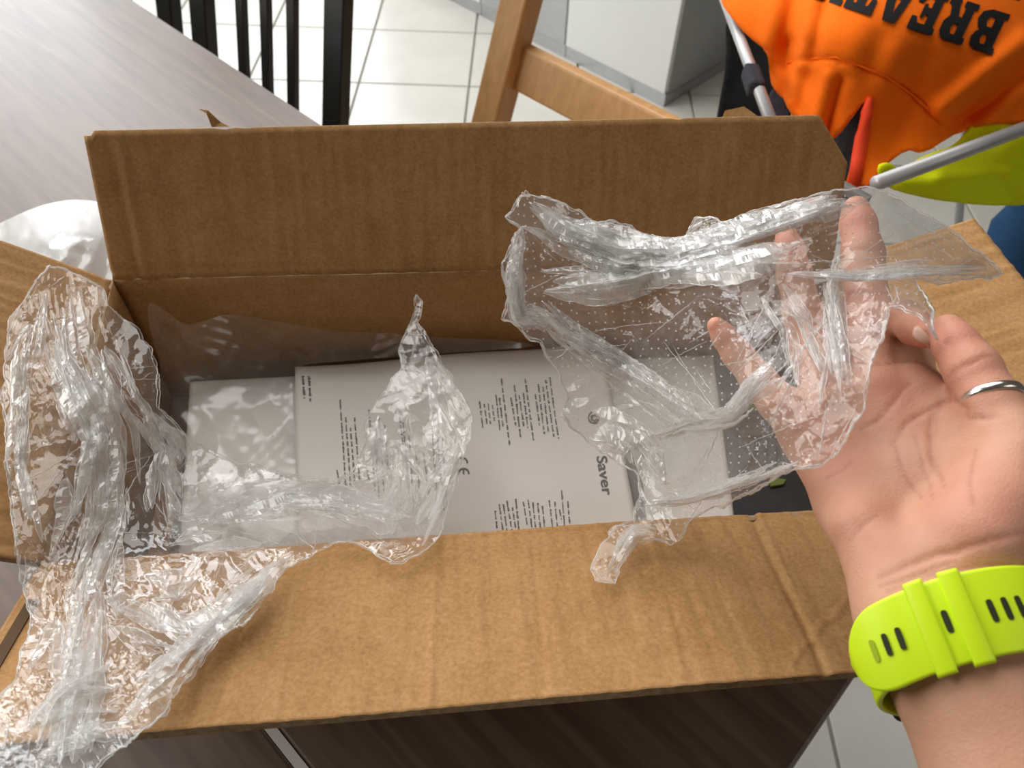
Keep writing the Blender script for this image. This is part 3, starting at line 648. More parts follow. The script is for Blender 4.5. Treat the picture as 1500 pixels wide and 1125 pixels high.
# ------------------------------------------------------------------ hand and forearm (one continuous surface)
HV = .0009
gx0, gx1, gy0, gy1, gz0, gz1 = .080, .250, -.106, .232, .165, .420
nx_, ny_, nz_ = [int((b - a) / HV) + 1 for a, b in ((gx0, gx1), (gy0, gy1), (gz0, gz1))]
G0 = np.array([gx0, gy0, gz0], np.float32)
def cpt(x, y, d): return np.array([(x - CX) / F * d, (y - CY) / F * d, d])
def cam2w(P): P = np.asarray(P); return C + P[..., 0:1] * R - P[..., 1:2] * U + P[..., 2:3] * FW
BIG = np.float32(.05)
def empty_field(): return np.full((nx_, ny_, nz_), BIG, np.float32)
def smin(a, b, k):
    h = np.clip(.5 + .5 * (b - a) / k, 0, 1); return b + (a - b) * h - k * h * (1 - h)
def cone(fld, a, b, ra, rb_, k):
    """smooth-union a tapered capsule into the field, only near it"""
    a = np.asarray(a, np.float32); b = np.asarray(b, np.float32); mr = max(ra, rb_) + k + .012
    lo = np.maximum(((np.minimum(a, b) - mr - G0) / HV).astype(int), 0); hi = np.minimum(((np.maximum(a, b) + mr - G0) / HV).astype(int) + 2, [nx_, ny_, nz_])
    if np.any(hi <= lo): return
    X = (G0[0] + HV * np.arange(lo[0], hi[0], dtype=np.float32))[:, None, None]; Y = (G0[1] + HV * np.arange(lo[1], hi[1], dtype=np.float32))[None, :, None]; Zz = (G0[2] + HV * np.arange(lo[2], hi[2], dtype=np.float32))[None, None, :]
    e = b - a; L2 = float(e @ e) + 1e-12
    t_ = np.clip(((X - a[0]) * e[0] + (Y - a[1]) * e[1] + (Zz - a[2]) * e[2]) / L2, 0, 1)
    d = np.sqrt((X - a[0] - t_ * e[0]) ** 2 + (Y - a[1] - t_ * e[1]) ** 2 + (Zz - a[2] - t_ * e[2]) ** 2) - (ra + (rb_ - ra) * t_)
    s = fld[lo[0]:hi[0], lo[1]:hi[1], lo[2]:hi[2]]
    s[...] = smin(s, d, k)
def chain(fld, pts, k):
    q = [(cpt(x, y, d), r / F * d) for x, y, d, r in pts]
    for (a, ra), (b, rb_) in zip(q[:-1], q[1:]): cone(fld, a, b, ra, rb_, k)
palm = empty_field()
for pts in ([(1180, 640, .350, 36), (1250, 745, .326, 44), (1318, 850, .302, 56)],
            [(1225, 606, .350, 38), (1290, 720, .326, 44), (1352, 850, .300, 58)],
            [(1282, 582, .348, 40), (1340, 710, .324, 46), (1392, 850, .298, 58)],
            [(1342, 582, .346, 40), (1385, 700, .322, 46), (1425, 850, .297, 58)],
            [(1262, 770, .308, 42), (1325, 868, .292, 52)],
            [(1470, 712, .300, 60), (1425, 790, .289, 66), (1400, 862, .288, 62)],
            [(1330, 850, .296, 66), (1344, 905, .288, 74)], [(1398, 850, .294, 66), (1395, 905, .287, 76)], [(1440, 850, .294, 66), (1438, 905, .288, 74)],
            [(1344, 905, .288, 74), (1406, 1010, .278, 82), (1464, 1130, .266, 94), (1530, 1300, .245, 104), (1660, 1620, .214, 150)],
            [(1395, 905, .287, 76), (1445, 1010, .276, 86), (1510, 1130, .264, 98), (1600, 1300, .243, 108), (1740, 1620, .212, 155)],
            [(1438, 905, .288, 74), (1500, 1010, .278, 82), (1570, 1130, .266, 94), (1660, 1300, .245, 104), (1810, 1620, .214, 150)]):
    chain(palm, pts, .011)
chain(palm, [(1492, 655, .302, 46), (1470, 730, .294, 64)], .010)
chain(palm, [(1372, 590, .340, 30), (1420, 640, .322, 40), (1452, 690, .308, 50)], .008)
hand = palm
thumb = empty_field()
chain(thumb, [(1389, 484, .331, 24), (1400, 505, .327, 30), (1424, 540, .320, 37), (1450, 588, .312, 39), (1492, 660, .300, 48)], .004)
hand = smin(hand, thumb, .007)
for pts in ([(1049, 477, .366, 13.5), (1062, 494, .366, 18), (1080, 519, .364, 21.5), (1112, 558, .358, 25), (1140, 590, .353, 28), (1185, 640, .346, 33)],
            [(1152, 346, .392, 16), (1156, 366, .390, 21), (1164, 402, .385, 24), (1176, 460, .374, 27.5), (1190, 520, .361, 31), (1212, 585, .350, 35)],
            [(1254, 306, .400, 19), (1257, 328, .398, 25), (1264, 372, .391, 29), (1268, 440, .377, 31.5), (1270, 500, .364, 33), (1282, 570, .350, 36)]):
    fg = empty_field(); chain(fg, pts, .003); hand = smin(hand, fg, .006)
idx = empty_field(); chain(idx, [(1340, 580, .346, 37), (1330, 530, .360, 33), (1322, 478, .378, 29)], .003); hand = smin(hand, idx, .005)
idx = empty_field(); chain(idx, [(1322, 474, .376, 29), (1322, 466, .357, 26)], .003); chain(idx, [(1322, 466, .357, 26), (1341, 480, .343, 25), (1354, 490, .336, 20)], .003)
hand = smin(hand, idx, .0022)
del palm, thumb, fg, idx
def march(x, y):
    d0 = np.arange(gz0 + .002, gz1 - .002, .0004)
    P = np.stack([(x - CX) / F * d0, (y - CY) / F * d0, d0], 1); I = ((P - G0) / HV).round().astype(int)
    ok = np.all((I >= 0) & (I < [nx_, ny_, nz_]), axis=1); I = np.clip(I, 0, [nx_ - 1, ny_ - 1, nz_ - 1])
    v = np.where(ok, hand[I[:, 0], I[:, 1], I[:, 2]], BIG); w_ = np.where(v < 0)[0]
    return P[w_[0]] if len(w_) else None
CREASES = [  # (points in the photograph, depth, half width)
    ([(1262, 628), (1285, 618), (1304, 596), (1322, 572), (1332, 562)], .0010, .0011),
    ([(1306, 652), (1326, 622), (1352, 604), (1380, 588), (1398, 584)], .0010, .0011),
    ([(1420, 600), (1398, 586), (1378, 592), (1365, 608), (1362, 640), (1362, 668), (1374, 695), (1383, 712)], .0015, .0014),
    ([(1310, 650), (1318, 680), (1332, 710), (1350, 730)], .0006, .0011),
    ([(1416, 606), (1420, 612), (1440, 611), (1462, 610)], .0012, .0011),
    ([(1388, 552), (1410, 538), (1430, 528), (1450, 521)], .0009, .0010), ([(1392, 545), (1416, 532), (1440, 524)], .0005, .0008),
    ([(1252, 532), (1282, 534), (1310, 532)], .0010, .0011), ([(1310, 531), (1340, 532), (1364, 536)], .0014, .0012),
    ([(1188, 574), (1212, 562), (1240, 553)], .0011, .0011), ([(1150, 612), (1166, 600), (1182, 584)], .0010, .0010), ([(1158, 640), (1176, 622)], .0006, .0009),
    ([(1096, 566), (1110, 550), (1126, 538)], .0006, .0009), ([(1066, 520), (1082, 502)], .0005, .0008),
    ([(1150, 462), (1176, 456), (1202, 452)], .0007, .0009), ([(1148, 404), (1166, 398), (1186, 396)], .0005, .0008),
    ([(1238, 432), (1268, 428), (1298, 430)], .0007, .0010), ([(1238, 366), (1262, 362), (1290, 366)], .0006, .0009),
    ([(1288, 846), (1330, 830), (1366, 816), (1410, 804), (1450, 793), (1498, 780)], .0010, .0013), ([(1290, 858), (1320, 850), (1350, 840), (1400, 822)], .0006, .0011), ([(1300, 866), (1360, 850), (1420, 836), (1480, 826)], .0006, .0011),
    ([(1212, 700), (1230, 690), (1246, 676)], .0004, .0010), ([(1340, 640), (1352, 690), (1366, 730)], .0004, .0010), ([(1430, 660), (1420, 700), (1425, 740)], .0004, .0012), ([(1246, 790), (1262, 770), (1284, 756)], .0004, .001)]
cr_pts = []
crng = np.random.RandomState(4)
for poly, dp, wd in CREASES:
    wd = wd * .85
    pp = resample(np.asarray(poly, float), 3, closed=False); pp = pp + np.cumsum(crng.normal(0, .55, pp.shape), 0) * np.sin(np.linspace(0, math.pi, len(pp)))[:, None]; Q = [march(*p) for p in pp]; Q = [q for q in Q if q is not None]
    n = len(Q)
    for i, q in enumerate(Q):
        k = min(1, 1.6 * min(i + .6, n - i - .4) / n + .25)
        cr_pts.append((q, wd))
        m = wd * 3
        lo = np.maximum(((q - m - G0) / HV).astype(int), 0); hi = np.minimum(((q + m - G0) / HV).astype(int) + 2, [nx_, ny_, nz_])
        X = (G0[0] + HV * np.arange(lo[0], hi[0]))[:, None, None]; Y = (G0[1] + HV * np.arange(lo[1], hi[1]))[None, :, None]; Zz = (G0[2] + HV * np.arange(lo[2], hi[2]))[None, None, :]
        d2 = (X - q[0]) ** 2 + (Y - q[1]) ** 2 + (Zz - q[2]) ** 2
        hand[lo[0]:hi[0], lo[1]:hi[1], lo[2]:hi[2]] += (dp * k * .62 * np.exp(-d2 / (wd * wd))).astype(np.float32)
def surface_nets(f):
    ins = f < 0; nx, ny, nz = f.shape
    c = [ins[i:nx - 1 + i, j:ny - 1 + j, k:nz - 1 + k] for i in (0, 1) for j in (0, 1) for k in (0, 1)]
    s = np.zeros(c[0].shape, np.int8)
    for q in c: s += q
    act = (s > 0) & (s < 8); I = np.argwhere(act); idm = np.full(act.shape, -1, np.int32); idm[act] = np.arange(len(I))
    off = np.array([(i, j, k) for i in (0, 1) for j in (0, 1) for k in (0, 1)])
    val = np.stack([f[I[:, 0] + o[0], I[:, 1] + o[1], I[:, 2] + o[2]] for o in off], 1)
    acc = np.zeros((len(I), 3)); cnt = np.zeros(len(I))
    for a in range(8):
        for b in range(a + 1, 8):
            if np.abs(off[a] - off[b]).sum() != 1: continue
            va, vb = val[:, a], val[:, b]; m = (va < 0) != (vb < 0)
            t_ = np.where(m, va / np.where(m, va - vb, 1), 0)
            acc += np.where(m[:, None], off[a] + t_[:, None] * (off[b] - off[a]), 0); cnt += m
    V = I + acc / cnt[:, None]
    faces = []
    for ax in range(3):
        a1, a2 = (ax + 1) % 3, (ax + 2) % 3
        sl0 = [slice(None)] * 3; sl1 = [slice(None)] * 3; sl0[ax] = slice(0, -1); sl1[ax] = slice(1, None)
        cr = ins[tuple(sl0)] != ins[tuple(sl1)]
        E_ = np.argwhere(cr); E_ = E_[(E_[:, a1] > 0) & (E_[:, a2] > 0) & (E_[:, a1] < f.shape[a1] - 1) & (E_[:, a2] < f.shape[a2] - 1)]
        u1 = np.zeros(3, int); u1[a1] = 1; u2 = np.zeros(3, int); u2[a2] = 1
        q = [idm[tuple((E_ - d).T)] for d in (u1 * 0, u1, u1 + u2, u2)]
        fl = ins[tuple(E_.T)]
        F4 = np.stack(q, 1); F4[~fl] = F4[~fl][:, ::-1]; faces.append(F4)
    return V, np.vstack(faces)
Vh, Fh = surface_nets(hand)
# a few relaxing passes over shared edges
E2 = np.vstack([Fh[:, [0, 1]], Fh[:, [1, 2]], Fh[:, [2, 3]], Fh[:, [3, 0]]])
for _ in range(4):
    acc = np.zeros_like(Vh); cn = np.zeros(len(Vh)); np.add.at(acc, E2[:, 0], Vh[E2[:, 1]]); np.add.at(cn, E2[:, 0], 1); np.add.at(acc, E2[:, 1], Vh[E2[:, 0]]); np.add.at(cn, E2[:, 1], 1)
    Vh = Vh * .5 + .5 * acc / np.maximum(cn, 1)[:, None]
Ph = G0 + Vh * HV
red = np.zeros(len(Ph))
for x, y, d, r_, a in ((1050, 478, .355, .011, .8), (1153, 346, .38, .014, .8), (1255, 305, .385, .016, .9), (1354, 490, .33, .012, .7), (1395, 490, .32, .016, .7), (1185, 600, .33, .018, .6), (1300, 560, .33, .022, .5), (1215, 650, .32, .022, .55), (1445, 720, .27, .028, .5), (1270, 760, .29, .022, .35), (1425, 545, .31, .016, .5), (1205, 500, .35, .02, .5), (1268, 440, .36, .02, .5)):
    red = np.maximum(red, a * np.exp(-(np.linalg.norm(Ph - cpt(x, y, d), axis=1) / r_) ** 2))
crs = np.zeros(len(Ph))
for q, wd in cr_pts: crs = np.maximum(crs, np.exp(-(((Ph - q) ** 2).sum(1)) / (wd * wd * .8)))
M_skin = mat('skin', (.66, .40, .29), .48, spec=.35); t = NT(M_skin)
t.b.inputs['Subsurface Weight'].default_value = .12; t.b.inputs['Subsurface Radius'].default_value = (.006, .0022, .0012); t.b.inputs['Subsurface Scale'].default_value = 1.0
a1 = t.new('ShaderNodeAttribute'); a1.attribute_name = 'redness'; a2 = t.new('ShaderNodeAttribute'); a2.attribute_name = 'crease'
base_c = t.ramp(t.noise(t.coord(), 70, 5, .6), [(.3, (.60, .315, .205)), (.7, (.67, .375, .255))])
mx = t.new('ShaderNodeMix', data_type='RGBA'); t.l(a1.outputs['Fac'], mx.inputs[0]); t.l(base_c, mx.inputs[6]); mx.inputs[7].default_value = (.64, .235, .17, 1)
mc = t.new('ShaderNodeMath', operation='MULTIPLY'); mc.inputs[1].default_value = .42; t.l(a2.outputs['Fac'], mc.inputs[0])  # dark tint in creases: skin pigment plus painted groove shade
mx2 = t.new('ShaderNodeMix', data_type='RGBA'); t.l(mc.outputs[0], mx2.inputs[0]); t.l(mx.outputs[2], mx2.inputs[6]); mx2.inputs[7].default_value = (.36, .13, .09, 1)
t.l(mx2.outputs[2], t.b.inputs['Base Color'])
vo = t.new('ShaderNodeTexVoronoi'); vo.inputs['Scale'].default_value = 900; t.l(t.coord((1, 1, 1)), vo.inputs['Vector'])
n2_ = t.noise(t.coord(), 260, 5, .7); ad_ = t.new('ShaderNodeMath', operation='MULTIPLY_ADD'); ad_.inputs[1].default_value = 1.2; t.l(n2_, ad_.inputs[0]); t.l(vo.outputs['Distance'], ad_.inputs[2])
t.bump(ad_.outputs[0], .2, .0005)
person = thing('person', "person's open right hand and bare forearm, palm up, holding the clear film over the box", 'person', cam2w(cpt(1385, 880, .288)))
mobj('hand', cam2w(Ph), Fh, M_skin, person, True, attr={'redness': red, 'crease': crs})
del hand
# nail of the bent forefinger
M_nail = mat('fingernail', (.74, .46, .37), .3)
nc = cpt(1357, 488, .3305); vs, fs = [], []
ax1 = unit(cpt(1374, 500, .331) - cpt(1340, 478, .3345)); nn_ = unit(np.array([.25, -.1, -1])); ax2 = unit(np.cross(nn_, ax1)); nn_ = np.cross(ax1, ax2) * (-1 if np.cross(ax1, ax2)[2] > 0 else 1)
for j in range(9):
    for i in range(9):
        u_, v_ = (i / 8 - .5) * 2, (j / 8 - .5) * 2
        sq = math.sqrt(max(0, 1 - .5 * v_ * v_)); sq2 = math.sqrt(max(0, 1 - .5 * u_ * u_))
        vs.append(nc + ax1 * u_ * sq * .0052 + ax2 * v_ * sq2 * .0044 - nn_ * (.0016 * v_ * v_ + .0010 * u_ * u_))
fs = [(j * 9 + i, j * 9 + i + 1, j * 9 + i + 10, j * 9 + i + 9) for j in range(8) for i in range(8)]
o = mobj('fingernail', cam2w(np.array(vs)), fs, M_nail, person, True); m_ = o.modifiers.new('s', 'SOLIDIFY'); m_.thickness = .0005
# thumb ring
rc = cpt(1452, 583, .3118); rax = unit(cpt(1436, 560, .317) - cpt(1470, 624, .306)); rax = unit(rax + np.array([.10, .0, -.06]))
ra_ = unit(np.cross(rax, [0, 0, 1])); rb2 = np.cross(rax, ra_); vs, fs = [], []
prof = [(-.0019, 0), (-.0017, .0008), (-.0008, .0013), (.0008, .0013), (.0017, .0008), (.0019, 0), (.0012, -.0004), (-.0012, -.0004)]
for i in range(64):
    q = 2 * math.pi * i / 64; rd = ra_ * math.cos(q) + rb2 * math.sin(q)
    for a, b in prof: vs.append(rc + rd * (.01095 + b) + rax * a)
n = len(prof); fs = [(i * n + k, ((i + 1) % 64) * n + k, ((i + 1) % 64) * n + (k + 1) % n, i * n + (k + 1) % n) for i in range(64) for k in range(n)]
tag(mobj('thumb_ring', cam2w(np.array(vs)), fs, M_silver, None, True), 'plain polished silver ring worn on the thumb', 'ring')
# ------------------------------------------------------------------ watch
wax = unit(cpt(1470, 1010, .276) - cpt(1375, 870, .292)); wc = cpt(1396, 912, .2865)
wn = np.array([0, 0, -1.0]); wn = unit(wn - wax * (wn @ wax)); ww = np.cross(wax, wn); ww = ww if ww[0] > 0 else -ww
tw = math.radians(13); ww, wax2 = ww * math.cos(tw) + wax * math.sin(tw), wax * math.cos(tw) - ww * math.sin(tw)
WA, WB = .0335, .0250
def sp_pt(phi, off, s):
    c_, s_ = math.cos(phi), math.sin(phi); nrm = unit(ww * c_ / WA + wn * s_ / WB)
    return wc + ww * WA * c_ + wn * WB * s_ + nrm * off + wax2 * (s + .0095 * (1 - s_))
watch = thing('wristwatch', 'wristwatch with a neon yellow-green silicone strap worn on the wrist', 'watch', cam2w(wc))
def band(name, path, hw, th, m, parent, n_=8):
    """path: list of (centre, normal, half width factor); rounded section"""
    sec = []
    r_ = th * .5
    for k in range(n_):
        q = math.pi * (k / (n_ - 1) - .5); sec.append((1, math.cos(q) * r_, math.sin(q) * r_))
    for k in range(n_):
        q = math.pi * (k / (n_ - 1) + .5); sec.append((-1, math.cos(q) * r_, math.sin(q) * r_))
    vs, fs = [], []; m_n = len(sec)
    for c_, nr, kf in path:
        for sd, a, b in sec: vs.append(c_ + wax2 * (sd * max(hw * kf - r_, .0001) + a * min(1, kf * 2)) + nr * b)
    L = len(path)
    fs = [(i * m_n + k, i * m_n + (k + 1) % m_n, (i + 1) * m_n + (k + 1) % m_n, (i + 1) * m_n + k) for i in range(L - 1) for k in range(m_n)]
    fs += [tuple(range(m_n))[::-1], tuple((L - 1) * m_n + k for k in range(m_n))]
    o = mobj(name, cam2w(np.array(vs)), fs, m, parent, True)
    bm = bmesh.new(); bm.from_mesh(o.data); bmesh.ops.recalc_face_normals(bm, faces=bm.faces); bm.to_mesh(o.data); bm.free()
    return o
def epath(a0, a1, off, n_, kf=lambda t: 1.0):
    out = []
    for i in range(n_ + 1):
        a = math.radians(a0 + (a1 - a0) * i / n_); nr = unit(ww * math.cos(a) / WA + wn * math.sin(a) / WB); o_ = off(i / n_) if callable(off) else off
        out.append((sp_pt(a, o_, 0), nr, kf(i / n_)))
    return out
HW = .0142
band('strap_under', epath(20, 232, .0012, 60), HW * .84, .0024, M_strap, watch)
band('strap_under', epath(20, -52, .0012, 30), HW, .0024, M_strap, watch)
tail = epath(5, 168, lambda t_: .0040 + .0042 * max(0, t_ - .75) / .25, 80, lambda t_: math.sqrt(max(.004, 1 - max(0, (t_ - .84) / .16) ** 2)))
tl_ = band('strap_tail', tail, HW, .0026, M_strap, watch)
def hole(a, off, m, parent, L=.0076, wd=.0022, nm='strap_hole_shade'):  # thin slab on the strap, coloured like shade inside a hole
    a = math.radians(a); nr = unit(ww * math.cos(a) / WA + wn * math.sin(a) / WB); tg = np.cross(wax2, nr); c_ = sp_pt(a, off, 0)
    vs, fs = [], []
    for k in (0, 1):
        for i in range(12):
            q = 2 * math.pi * i / 12; x = math.copysign(abs(math.cos(q)) ** .45, math.cos(q)); y = math.copysign(abs(math.sin(q)) ** .45, math.sin(q))
            vs.append(c_ + wax2 * x * L / 2 + tg * y * wd / 2 + nr * (k * .0002))
    fs = [tuple(range(12))[::-1], tuple(range(12, 24))] + [(i, (i + 1) % 12, 12 + (i + 1) % 12, 12 + i) for i in range(12)]
    o = mobj(nm, cam2w(np.array(vs)), fs, m, parent)
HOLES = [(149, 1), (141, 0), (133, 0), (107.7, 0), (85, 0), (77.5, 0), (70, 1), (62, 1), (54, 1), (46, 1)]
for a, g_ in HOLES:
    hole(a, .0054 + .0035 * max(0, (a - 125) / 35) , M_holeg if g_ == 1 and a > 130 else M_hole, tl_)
for a in (117, 98.5):
    ph = [(a + dx) for dx in (-5.2, -4, 0, 4, 5.2)]
    pth = []
    for k, q in enumerate(ph):
        q = math.radians(q); nr = unit(ww * math.cos(q) / WA + wn * math.sin(q) / WB); pth.append((sp_pt(q, .0048 + (0 if k in (0, 4) else .0006), 0), nr, 1.0))
    band('strap_keeper', pth, HW + .0016, .0030, M_strap, watch)
# watch body under the wrist
bmw = bmesh.new(); bmesh.ops.create_cone(bmw, cap_ends=True, segments=40, radius1=.0235, radius2=.0235, depth=.012)
bmesh.ops.bevel(bmw, geom=list(bmw.edges), offset=.002, segments=2, affect='EDGES')
Mw = Matrix.Identity(4); cw = cam2w(wc - wn * (WB + .0075) + wax2 * .019)
dirs = [cam2w(v) - C for v in (ww, wax2, wn)]
for i in range(3):
    for k in range(3): Mw[i][k] = dirs[k][i]
    Mw[i][3] = cw[i]
bmw.transform(Mw); bmesh.ops.recalc_face_normals(bmw, faces=bmw.faces)
bmobj('watch_body', bmw, M_watch, watch)
for a0, a1 in ((226, 240), (300, 314)):
    band('strap_lug', epath(a0, a1, .0030, 8), HW * .95, .0060, M_watch, watch)
bq = [sp_pt(math.radians(a), .0052, -HW * 1.02 - .0008) for a in (8, 14, 20, 27, 34, 41, 48)]
tube('strap_buckle', [cam2w(p) for p in bq], .0013, M_silver, watch)
# ------------------------------------------------------------------ chairs beyond the table
def hit_plane(x, y, P0, N):
    d = ray(x, y); return C + d * ((N @ (P0 - C)) / (N @ d))
def chair_frame(o, dyaw, lean):
    a = math.radians(dyaw); n = np.array([nA[0] * math.cos(a) - nA[1] * math.sin(a), nA[0] * math.sin(a) + nA[1] * math.cos(a), 0]); n = unit(n)
    ad = np.array([n[1], -n[0], 0]); l = math.radians(lean); up = n * math.sin(l) + Z * math.cos(l); N = np.cross(ad, up)
    P0 = onz(460, 175, ZT) + nA * o - aA * .1
    return n, ad, up, N, P0
n, ad, up, N, P0 = chair_frame(.2, 10, 15)
def lat(x, y): return float((hit_plane(x, y, P0, N) - P0) @ ad)
sPost, s3, s4, s5, s2 = lat(494, 90), lat(429, 80), lat(391, 70), lat(356, 60), lat(300, 60)
WPX = .034
def black_chair(label, shift, slats):
    base = P0 - up * ((P0[2] - .45) / up[2]) + ad * shift
    th = thing('slat_back_chair', label, 'chair', (base[0], base[1], 0), 'black chairs along the far side of the table')
    for s_ in (sPost, s2):
        q = base + ad * s_; frame_box('post', q - ad * .019 - n * .012, ad * .038, n * .024, up * .62, M_black, th, .002)
        b = q + n * .0; frame_box('leg', np.array([b[0], b[1], 0]) - ad * .019 - n * .012 + n * .05, ad * .038, n * .03, Z * .46 - n * .05, M_black, th, .002)
        f_ = q - n * .38; frame_box('leg', np.array([f_[0], f_[1], 0]) - ad * .018, ad * .036, n * .03, Z * .44, M_black, th, .002)
    for s_ in slats:
        frame_box('slat', base + ad * (s_ - .0085) - n * .006 + up * .06, ad * .017, n * .012, up * .52, M_black, th, .001)
    frame_box('top_rail', base + ad * s2 - n * .010 + up * .56, ad * (sPost - s2), n * .020, up * .06, M_black, th, .002)
    frame_box('back_rail', base + ad * s2 - n * .008 + up * .03, ad * (sPost - s2), n * .016, up * .035, M_black, th, .002)
    frame_box('seat', base + ad * (s2 - .01) - n * .40 - Z * .03, ad * (sPost - s2 + .02), n * .41, Z * .035, M_black, th, .004)
    return th
black_chair('black chair with a slatted back, the one nearer the oak chair', 0, [s3, s4, s5])
black_chair('black chair with a slatted back, mostly cut off beside the table at the left', lat(250, 40) - sPost, [s3 - .02, s4 - .03])
n, ad, up, N, P0 = chair_frame(.42, 0, 20)
sp_ = lat(740, 95); base = P0 - up * ((P0[2] - .45) / up[2])
hr = hit_plane(750, 97, P0, N); ur = float((hr - base) @ up)
oc = thing('oak_chair', 'light oak chair with leaning posts and a wide back rail beyond the box', 'chair', (base[0], base[1], 0))
for s_ in (sp_, sp_ + .47):
    q = base + ad * s_
    frame_box('post', q - ad * .026 - n * .022 - up * .02, ad * .052, n * .045, up * (ur + .135), M_oak, oc, .004)
    frame_box('leg', np.array([q[0], q[1], 0]) - ad * .024 - n * .02 + n * .06, ad * .048, n * .04, Z * .44 - n * .06, M_oak, oc, .004)
    f_ = q - n * .40; frame_box('leg', np.array([f_[0], f_[1], 0]) - ad * .022, ad * .044, n * .044, Z * .43, M_oak, oc, .004)
frame_box('back_rail', base + ad * (sp_ + .02) + n * .0 + up * (ur - .033), ad * .43, n * .02, up * .066, M_oak, oc, .004)
frame_box('seat', base + ad * (sp_ - .02) - n * .42 - Z * .03, ad * .51, n * .42, Z * .03, M_oak, oc, .006)
# ------------------------------------------------------------------ kitchen units
kc = onz(970, 158, 0); kd = unit(onz(715, 30, 0) - kc); kb = np.cross(kd, Z); kb = kb if kb[1] > 0 else -kb
def kpos(x, y): return float((onz(x, y, 0) - kc) @ kd)
a_pan = kpos(826, 86); a_pan2 = kpos(705, 24)
def unit_box(name, label, cat, s0, s1, door_m, hmat):
    o_ = kc + kd * s0; wdt = s1 - s0
    th = thing(name, label, cat, o_ + kd * wdt / 2 + kb * .3, None)
    frame_box('carcass', o_ + kb * .022 + Z * .03, kd * wdt, kb * .56, Z * .80, M_side if hmat is None else M_white, th, .002)
    frame_box('door', o_ + kd * .002 + Z * .045, kd * (wdt - .004), kb * .02, Z * .78, door_m, th, .002)
    frame_box('plinth', o_ + kb * .006, kd * wdt, kb * .5, Z * .042, M_steel, th, .001)
    frame_box('handle', o_ + kd * (.08) - kb * .02 + Z * .78, kd * (wdt - .16), kb * .012, Z * .012, M_steel, th, .003)
    return th
unit_box('kitchen_cabinet', 'white kitchen base cabinet at the end of the row, side panel coloured grey as if shaded', 'cabinet', 0, a_pan, M_white, None)
unit_box('dishwasher', 'grey steel-fronted dishwasher between the white kitchen cabinets', 'dishwasher', a_pan + .002, a_pan2, M_steel, 1)
unit_box('kitchen_cabinet', 'white kitchen base cabinet left of the grey dishwasher', 'cabinet', a_pan2 + .002, a_pan2 + .6, M_white, 1)
# ------------------------------------------------------------------ drying rack with clothes
ZR = .84
DZ = .12
rack = thing('drying_rack', 'grey tubular clothes drying rack holding the orange and neon clothes', 'drying rack', (*onz(1250, 150, ZR)[:2], 0))
t1a, t1b = onz(1062, 0, ZR), onz(1134, 190, ZR); t2a, t2b = onz(1283, 269, ZR), onz(1560, 166, ZR)
t1a = t1a + (t1a - t1b) * .15
tube('side_tube', [t1a, t1b], .0065, M_tube, rack); tube('side_tube', [t2a, t2b + (t2b - t2a) * .3], .0075, M_tube, rack)
t2c = t2b + (t2b - t2a) * .3
tube('cross_tube', [t1b - Z * .02, t2a - Z * .02], .006, M_tube, rack)
tube('side_tube', [t2c - Z * .004, t2c + np.array([0, .4, -.02])], .006, M_tube, rack)
br = onz(1107, 118, ZR); frame_box('joint_bracket', br - [.012, .022, .010], [.018, 0, 0], [0, .045, 0], [0, 0, .020], M_lining, rack, .005)
tube('foot', [t1b - Z * .01, t1b + [-.02, .12, -ZR]], .008, M_tube, rack); tube('foot', [t2c + np.array([0, .4, -.02]), t2c + np.array([.40, .55, -ZR])], .008, M_tube, rack)
def cloth(name, loop, zf, df, m, parent, sp=7, th=.004, seed=0, it=1):
    lp = resample(smooth_loop(loop, it), sp)
    vv, P, fs = sheet(lp, sp, zfun=zf, disp=df, seed=seed)
    o = mobj(name, P, fs, m, parent, True)
    md = o.modifiers.new('s', 'SOLIDIFY'); md.thickness = th; md.offset = 0
    return o
def ridge(q, poly, wd, a):
    return a * np.exp(-(polydist(q, poly)[0] / wd) ** 2)
def hood_h(q):
    h = .012 * smooth_noise(q[:, 0], q[:, 1], 120, 3)
    for poly, wd, a in (([(1170, -10), (1160, 40), (1150, 90)], 16, -.016), ([(1140, -10), (1128, 60)], 14, .012), ([(1195, -20), (1185, 50), (1178, 92)], 10, .010), ([(1210, 0), (1190, 85)], 12, -.008),
                        ([(1500, 60), (1440, 110), (1380, 160)], 16, .020), ([(1510, 95), (1450, 150), (1405, 175)], 14, -.024), ([(1160, 60), (1150, 145)], 8, -.012), ([(1150, 150), (1200, 200)], 14, .006),
                        ([(1185, 110), (1170, 160)], 10, -.010), ([(1215, 110), (1195, 185)], 9, .009), ([(1235, 115), (1212, 195)], 8, -.008), ([(1290, 60), (1270, 105)], 22, -.008), ([(1345, 90), (1330, 140), (1300, 230)], 24, -.010), ([(1480, 130), (1445, 175)], 16, .012),
                        ([(1160, 90), (1220, 84), (1262, 98), (1310, 118), (1350, 150), (1378, 180)], 4, -.006)):
        h = h + ridge(q, poly, wd, a)
    return h
HO = [(1046, -60), (1056, 4), (1070, 24), (1098, 54), (1126, 72), (1128, 100), (1133, 132), (1150, 144), (1156, 166), (1178, 176), (1206, 206), (1226, 200), (1252, 168), (1270, 140), (1262, 190), (1248, 240), (1238, 278), (1282, 274), (1292, 246), (1330, 216), (1352, 226), (1384, 204), (1430, 181), (1500, 182), (1580, 180), (1600, 60), (1600, -60)]
zh0 = rbf([(1046, -60, .74), (1060, 20, .735), (1130, 100, .71), (1160, 165, .70), (1206, 206, .695), (1240, 275, .67), (1290, 250, .69), (1384, 204, .71), (1500, 182, .715), (1590, 180, .715), (1300, 60, .80), (1200, 50, .785), (1250, 120, .765), (1420, 80, .785), (1500, 0, .80), (1300, -50, .82), (1600, -60, .785)])
zh = lambda q: zh0(q) + DZ
